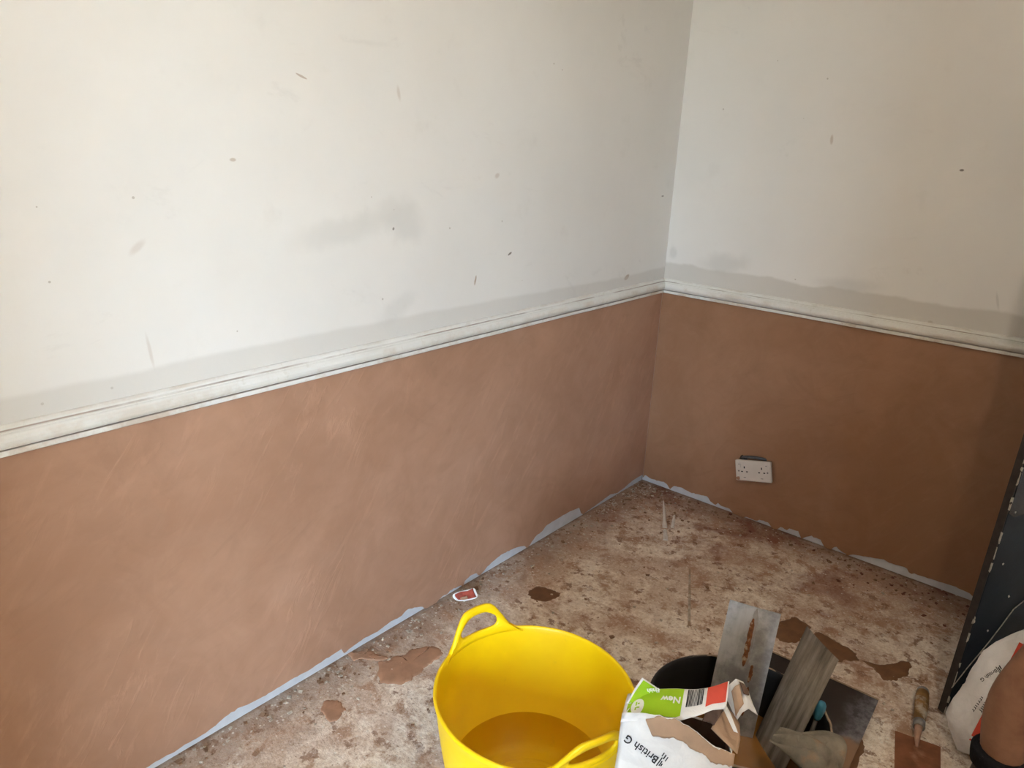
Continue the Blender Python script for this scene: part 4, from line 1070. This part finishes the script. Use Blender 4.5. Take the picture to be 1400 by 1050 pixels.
splat([(1178, 903), (1202, 909), (1238, 905), (1248, 915), (1230, 930), (1208, 929), (1194, 914)], M['plaster_wet'], 'ragged brown plaster splat between hawk and door', 0.003, 5)
splat([(1068, 848), (1090, 846), (1108, 860), (1098, 874), (1072, 878), (1062, 862)], M['plaster_wet'], 'brown plaster splat behind the upright grey trowel', 0.003, 6)
splat([(1112, 866), (1136, 872), (1160, 885), (1172, 897), (1150, 905), (1126, 896)], M['plaster_wet'], 'brown plaster splat behind the slanting trowel tip', 0.003, 7)
splat([(1140, 985), (1180, 1012), (1168, 1050), (1130, 1062), (1112, 1040), (1118, 1000)], M['plaster_wet'], 'wet brown spill beside the rag on the bucket', 0.0025, 8)
splat([(640, 885), (652, 880), (664, 886), (656, 896), (644, 895)], M['plaster_wet'], 'little dark splat seen through the tub handle', 0.003, 9)

# crumbs swept along the foot of both walls and over the floor
random.seed(5)
def chips(name, count, where, mat, smin, smax, label):
    bm = bmesh.new()
    for k in range(count):
        x, y = where(); s_ = smin+(smax-smin)*random.random()**3
        mm = Matrix.Translation((x, y, s_*0.25)) @ Matrix.Rotation(random.uniform(0, 6.28), 4, 'Z') @ Matrix.Rotation(random.uniform(-.4, .4), 4, 'X') @ Matrix.Diagonal((s_*random.uniform(.6, 1.5), s_, s_*random.uniform(.25, .6), 1))
        r_ = bmesh.ops.create_cube(bm, size=1.0, matrix=mm)
        for v in r_['verts']: v.co += V((random.uniform(-1, 1), random.uniform(-1, 1), 0))*s_*0.22; v.co.z = max(0.0004, v.co.z)
    o = bm_obj(name, bm, mat); tag(o, label, 'debris', kind='stuff'); return o
def by_left():
    return abs(random.gauss(0, 1))*0.055+0.006, random.uniform(-2.3, -0.02)
def by_back():
    return random.uniform(0.02, 1.5), -(abs(random.gauss(0, 1))*0.05+0.006)
def anywhere(): 
    while True:
        x, y = random.uniform(0.05, 1.6), random.uniform(-2.2, -0.05)
        if (V((x, y, 0))-TC).length > 0.19 and (V((x, y, 0))-BC).length > 0.17: return x, y
def corner():
    return abs(random.gauss(0, .16))+0.01, -abs(random.gauss(0, .18))-0.01
M['crumb_w'] = simple('pale_plaster_crumb', (0.62, 0.55, 0.45), 0.9, 0.5, 40)
M['crumb_b'] = simple('brown_plaster_crumb', (0.30, 0.18, 0.11), 0.9, 0.4, 40)
M['crumb_r'] = simple('brick_red_crumb', (0.20, 0.082, 0.055), 0.9, 0.4, 40)
chips('pale_crumbs', 1100, lambda: by_left() if random.random() < .5 else corner() if random.random() < .4 else anywhere(), M['crumb_w'], 0.0015, 0.0085, 'pale plaster crumbs scattered over the floor')
chips('brown_crumbs', 900, lambda: by_left() if random.random() < .35 else by_back() if random.random() < .4 else corner() if random.random() < .5 else anywhere(), M['crumb_b'], 0.002, 0.011, 'brown plaster crumbs along the foot of the walls')
chips('red_crumbs', 200, lambda: (random.uniform(0.9, 1.5), -abs(random.gauss(0, 0.09))-0.01) if random.random() < .6 else by_back(), M['crumb_r'], 0.002, 0.010, 'brick red crumbs along the foot of the back wall')

# pale strips of plastic bead lying on the floor
M['strip'] = simple('white_plastic_strip', (0.80, 0.77, 0.72), 0.5, 0.12, 40, dirt=((0.50, 0.38, 0.28), 0.64))
def strip_obj(name, a, b, w0, w1, label, z=0.004, mat=None):
    A, B = at(*a, 2, 0), at(*b, 2, 0); d_ = (B-A); l = d_.length; d_.normalize(); s_ = V((-d_.y, d_.x, 0)); vs, fs = [], []; n = 10
    for k in range(n+1):
        f_ = k/n; w_ = w0+(w1-w0)*f_; w_ *= 1+0.25*noise.noise(V((f_*6, w0*900, 0))); lift = 0.006*math.sin(f_*math.pi)*0.5
        for sx, z_ in ((-1, 0.0005), (-0.35, z), (0.35, z), (1, 0.0005)): vs.append(d_*(l*f_)+s_*(sx*w_/2)+V((0, 0, z_+lift)))
    for k in range(n):
        for j in range(3): fs.append((k*4+j, k*4+j+1, k*4+j+5, k*4+j+4))
        fs.append((k*4+3, k*4, k*4+4, k*4+7))
    fs.append((0, 1, 2, 3)); fs.append((n*4+3, n*4+2, n*4+1, n*4))
    o = mesh_obj(name, vs, fs, mat or M['strip']); o.location = A; return tag(o, label, 'strip')
strip_obj('plastic_strip', (907, 686), (909, 722), 0.007, 0.019, 'long tapering white strip on the floor near the corner', 0.006)
strip_obj('plastic_strip', (909, 725), (910, 739), 0.014, 0.022, 'short white stub below the long tapering strip', 0.006)
strip_obj('plastic_strip', (922, 705), (919, 722), 0.009, 0.014, 'small pale sliver right of the long tapering strip', 0.004)
strip_obj('plastic_strip', (943, 778), (942, 856), 0.006, 0.010, 'thin dusty strip on the floor behind bucket and tub', 0.0015, simple('dusty_bead', (0.52, 0.44, 0.35), 0.9, 0.4, 60, dirt=((0.36, 0.25, 0.17), 0.5)))

# red printed paper scrap at the foot of the left wall
scp = at(637, 815, 2, 0.0); rs = empty('paper_scrap', scp); tag(rs, 'torn red and white paper scrap at the foot of the left wall', 'paper scrap')
def scrap_pt(px, py, z): return at(px, py, 2, z)-scp
rowA = [(618, 813, 0.026), (628, 808, 0.034), (640, 807, 0.036), (649, 802, 0.044)]
rowB = [(619, 817, 0.014), (630, 814, 0.020), (642, 812, 0.022), (651, 809, 0.026)]
rowC = [(624, 822, 0.004), (634, 822, 0.005), (645, 820, 0.006), (655, 817, 0.006)]
def grid_sheet(nm, rows, mat, par, off=0.0, th=0.0012):
    vs = [p+V((off*0.7, -off*0.7, off)) for r in rows for p in r]; m = len(rows[0]); fs = [(i*m+j, i*m+j+1, (i+1)*m+j+1, (i+1)*m+j) for i in range(len(rows)-1) for j in range(m-1)]
    o = mesh_obj(nm, vs, fs, mat, par, True); mod(o, 'SUBSURF', levels=2, render_levels=2, subdivision_type='SIMPLE' if off else 'CATMULL_CLARK'); mod(o, 'SOLIDIFY', thickness=th, offset=0); return o
R3 = [[scrap_pt(*p) for p in r] for r in (rowA, rowB, rowC)]
ps = grid_sheet('paper', R3, M['paper'], rs)
ctr = sum((p for r in R3 for p in r), V((0, 0, 0)))/12
grid_sheet('red_print', [[ctr+(p-ctr)*0.80 for p in r] for r in R3], simple('faded_red_print', (0.42, 0.075, 0.045), 0.7, 0.4, 60), ps, 0.0022, 0.0005)
grid_sheet('brown_smear', [[ctr+(p-ctr)*0.30+V((0.004, -0.010, -0.006)) for p in r] for r in R3], M['plaster_dry'], ps, 0.0034, 0.0008)

# ================================================================== person at the right edge (a bare lower leg and dark boot reach into view)
def mat_skin():
    t = NT('brown_skin', 0.48, 0.35)
    c = t.mix(t.ramp(t.noise(16, 6, 0.6), (0.36, 0.68)), (0.335, 0.175, 0.105), (0.235, 0.115, 0.068))
    d = t.voronoi(34); r_ = t.sep(t.voronoi(34, out='Color'))[0]       # dried plaster flecks
    sp = t.math('MULTIPLY', t.math('LESS_THAN', t.math('ADD', d, t.math('MULTIPLY', t.noise(120), 0.12)), 0.19), t.math('GREATER_THAN', r_, 0.88))
    c = t.mix(t.math('MULTIPLY', sp, 0.75), c, (0.62, 0.52, 0.43))
    t.color(c); t.bump(t.noise(160, 4), 0.15, 0.001, t.bump(t.noise(24, 5), 0.2, 0.004)); return t.m
M['skin'] = mat_skin()
M['blackcloth'] = simple('black_knit', (0.012, 0.012, 0.014), 0.9, 0.4, 140, 0.5, 0.2, dirt=((0.13, 0.13, 0.14), 0.63))
M['boot'] = simple('black_boot_leather', (0.014, 0.013, 0.013), 0.5, 0.3, 40, 0.2, 0.4, dirt=((0.2, 0.16, 0.12), 0.62))
M['sole'] = simple('boot_sole', (0.02, 0.018, 0.016), 0.8, 0.3, 40)
M['hair'] = simple('short_black_hair', (0.008, 0.007, 0.006), 0.7, 0.3, 90, 0.6)
M['eye'] = simple('eye_white', (0.7, 0.68, 0.64), 0.3, 0.02)
def skin_mesh(name, chains, mat, parent, root=0, sub=2):
    """chains: lists of (x,y,z,radius); equal points are shared"""
    vs, es, rad, idx = [], [], [], {}
    for ch in chains:
        prev = None
        for (x, y, z, r) in ch:
            k = (round(x, 4), round(y, 4), round(z, 4))
            if k not in idx: idx[k] = len(vs); vs.append((x, y, z)); rad.append(r)
            if prev is not None and prev != idx[k]: es.append((prev, idx[k]))
            prev = idx[k]
    me = bpy.data.meshes.new(name); me.from_pydata(vs, es, []); me.update()
    o = bpy.data.objects.new(name, me); col.objects.link(o); me.materials.append(mat); o.parent = parent
    m = o.modifiers.new('skin', 'SKIN'); m.use_smooth_shade = True
    sv = me.skin_vertices[0].data if me.skin_vertices else None
    if sv is None:
        bpy.context.view_layer.objects.active = o; o.select_set(True); bpy.ops.mesh.customdata_skin_add(); sv = me.skin_vertices[0].data
    for i, r in enumerate(rad): sv[i].radius = (r, r) if not isinstance(r, tuple) else r; sv[i].use_root = (i == root)
    mod(o, 'SUBSURF', levels=sub, render_levels=sub)
    return o
PX, PY = 1.553, -1.000
person = empty('person', (PX, PY, 0)); tag(person, 'person at the right edge, a bare brown limb above a black cuff', 'person')
pel = (0.13, 0.10, 0.93, 0.135)
legL = [pel, (0.09, 0.02, 0.90, 0.098), (0.055, 0.0, 0.70, 0.078), (0.040, 0.0, 0.56, 0.060), (0.028, 0.0, 0.49, 0.054), (0.004, 0.0, 0.41, 0.056), (-0.010, 0.0, 0.33, 0.061), (-0.008, 0.0, 0.25, 0.054), (0.0, 0.0, 0.15, 0.040), (0.0, 0.0, 0.09, 0.040), (0.07, 0.0, 0.05, 0.036), (0.15, 0.0, 0.04, 0.030)]
legR = [pel, (0.14, 0.19, 0.90, 0.098), (0.20, 0.21, 0.70, 0.078), (0.235, 0.215, 0.50, 0.054), (0.20, 0.22, 0.33, 0.060), (0.17, 0.22, 0.15, 0.040), (0.17, 0.22, 0.09, 0.040), (0.24, 0.23, 0.05, 0.036), (0.32, 0.235, 0.04, 0.030)]
spine = [pel, (0.20, 0.10, 1.06, 0.130), (0.30, 0.10, 1.22, 0.145), (0.38, 0.10, 1.34, 0.130), (0.43, 0.10, 1.41, 0.062), (0.47, 0.10, 1.47, 0.056), (0.50, 0.10, 1.54, 0.078), (0.53, 0.10, 1.62, 0.090), (0.545, 0.10, 1.685, 0.070)]
def arm(s): 
    y = 0.10+s*0.19; out = [(0.38, 0.10, 1.34, 0.130), (0.385, 0.10+s*0.17, 1.345, 0.062), (0.41, y+s*0.02, 1.22, 0.050), (0.43, y+s*0.03, 1.07, 0.042), (0.50, y+s*0.01, 0.96, 0.040), (0.60, y-s*0.02, 0.86, 0.027), (0.635, y-s*0.025, 0.825, (0.030, 0.018))]
    hx, hy, hz = 0.635, y-s*0.025, 0.825; palm = (0.675, hy, 0.785, (0.034, 0.016)); fingers = []
    for q, (dy, l) in enumerate(((-0.030, 0.070), (-0.010, 0.080), (0.010, 0.076), (0.028, 0.060))):
        fingers.append([palm, (0.690, hy+dy, 0.765, 0.0105), (0.690+l*0.45, hy+dy*1.15, 0.765-l*0.50, 0.0092), (0.690+l*0.55, hy+dy*1.15, 0.765-l*1.0, 0.0080)])
    fingers.append([(hx, hy, hz, (0.030, 0.018)), (hx+0.005, hy-s*0.034, hz-0.020, 0.012), (hx+0.028, hy-s*0.046, hz-0.052, 0.010), (hx+0.045, hy-s*0.042, hz-0.078, 0.0085)])
    return [out+[palm]]+fingers
skin_mesh('body', [legL, legR, spine]+arm(1)+arm(-1), M['skin'], person)
def grow(ch, k, lo_z=-9): return [(x, y, z, (r if not isinstance(r, tuple) else r[0])+k) for x, y, z, r in ch]
skin_mesh('shorts', [grow(legL[:3], 0.016), grow(legR[:3], 0.016), grow(spine[:2], 0.012)], M['blackcloth'], person)
skin_mesh('shirt', [grow(spine[1:4], 0.016)]+[grow(arm(s)[0][:3], 0.014) for s in (1, -1)], M['blackcloth'], person)
for leg in (legL, legR):
    cx, cy = leg[-4][0], leg[-4][1]
    bo = skin_mesh('boot', [[(cx-0.004, cy, 0.180, 0.056), (cx, cy, 0.15, 0.054), (cx, cy, 0.085, 0.052), (cx+0.05, cy, 0.062, 0.050), (cx+0.13, cy, 0.048, 0.046), (cx+0.19, cy, 0.042, 0.036)], [(cx, cy, 0.085, 0.052), (cx-0.035, cy, 0.055, 0.042)]], M['boot'], person)
    tube('sock_cuff', [(cx-0.006, cy, 0.165), (cx-0.007, cy, 0.185), (cx-0.008, cy, 0.200), (cx-0.008, cy, 0.206)], [0.056, 0.0585, 0.0585, 0.053], M['blackcloth'], bo, 28)
    box('sole', (cx-0.070, cy-0.044, 0.0), (cx+0.215, cy+0.044, 0.020), M['sole'], bo, 0.018)
# head details (out of view)
hc = V((0.535, 0.10, 1.63))
def blob(name, c, s, mat, par, sub=2):
    bm = bmesh.new(); bmesh.ops.create_icosphere(bm, subdivisions=sub, radius=1.0)
    for v in bm.verts: v.co = V((v.co.x*s[0], v.co.y*s[1], v.co.z*s[2]))+V(c)
    return bm_obj(name, bm, mat, par, True)
blob('hair', hc+V((-0.018, 0, 0.035)), (0.098, 0.088, 0.085), M['hair'], person, 3)
for s in (1, -1):
    blob('ear', hc+V((-0.005, s*0.086, -0.02)), (0.018, 0.010, 0.030), M['skin'], person); blob('eye', hc+V((0.083, s*0.032, -0.005)), (0.010, 0.014, 0.009), M['eye'], person)
blob('nose', hc+V((0.095, 0, -0.03)), (0.020, 0.015, 0.026), M['skin'], person); blob('mouth', hc+V((0.082, 0, -0.068)), (0.010, 0.026, 0.008), M['rustblade'], person)
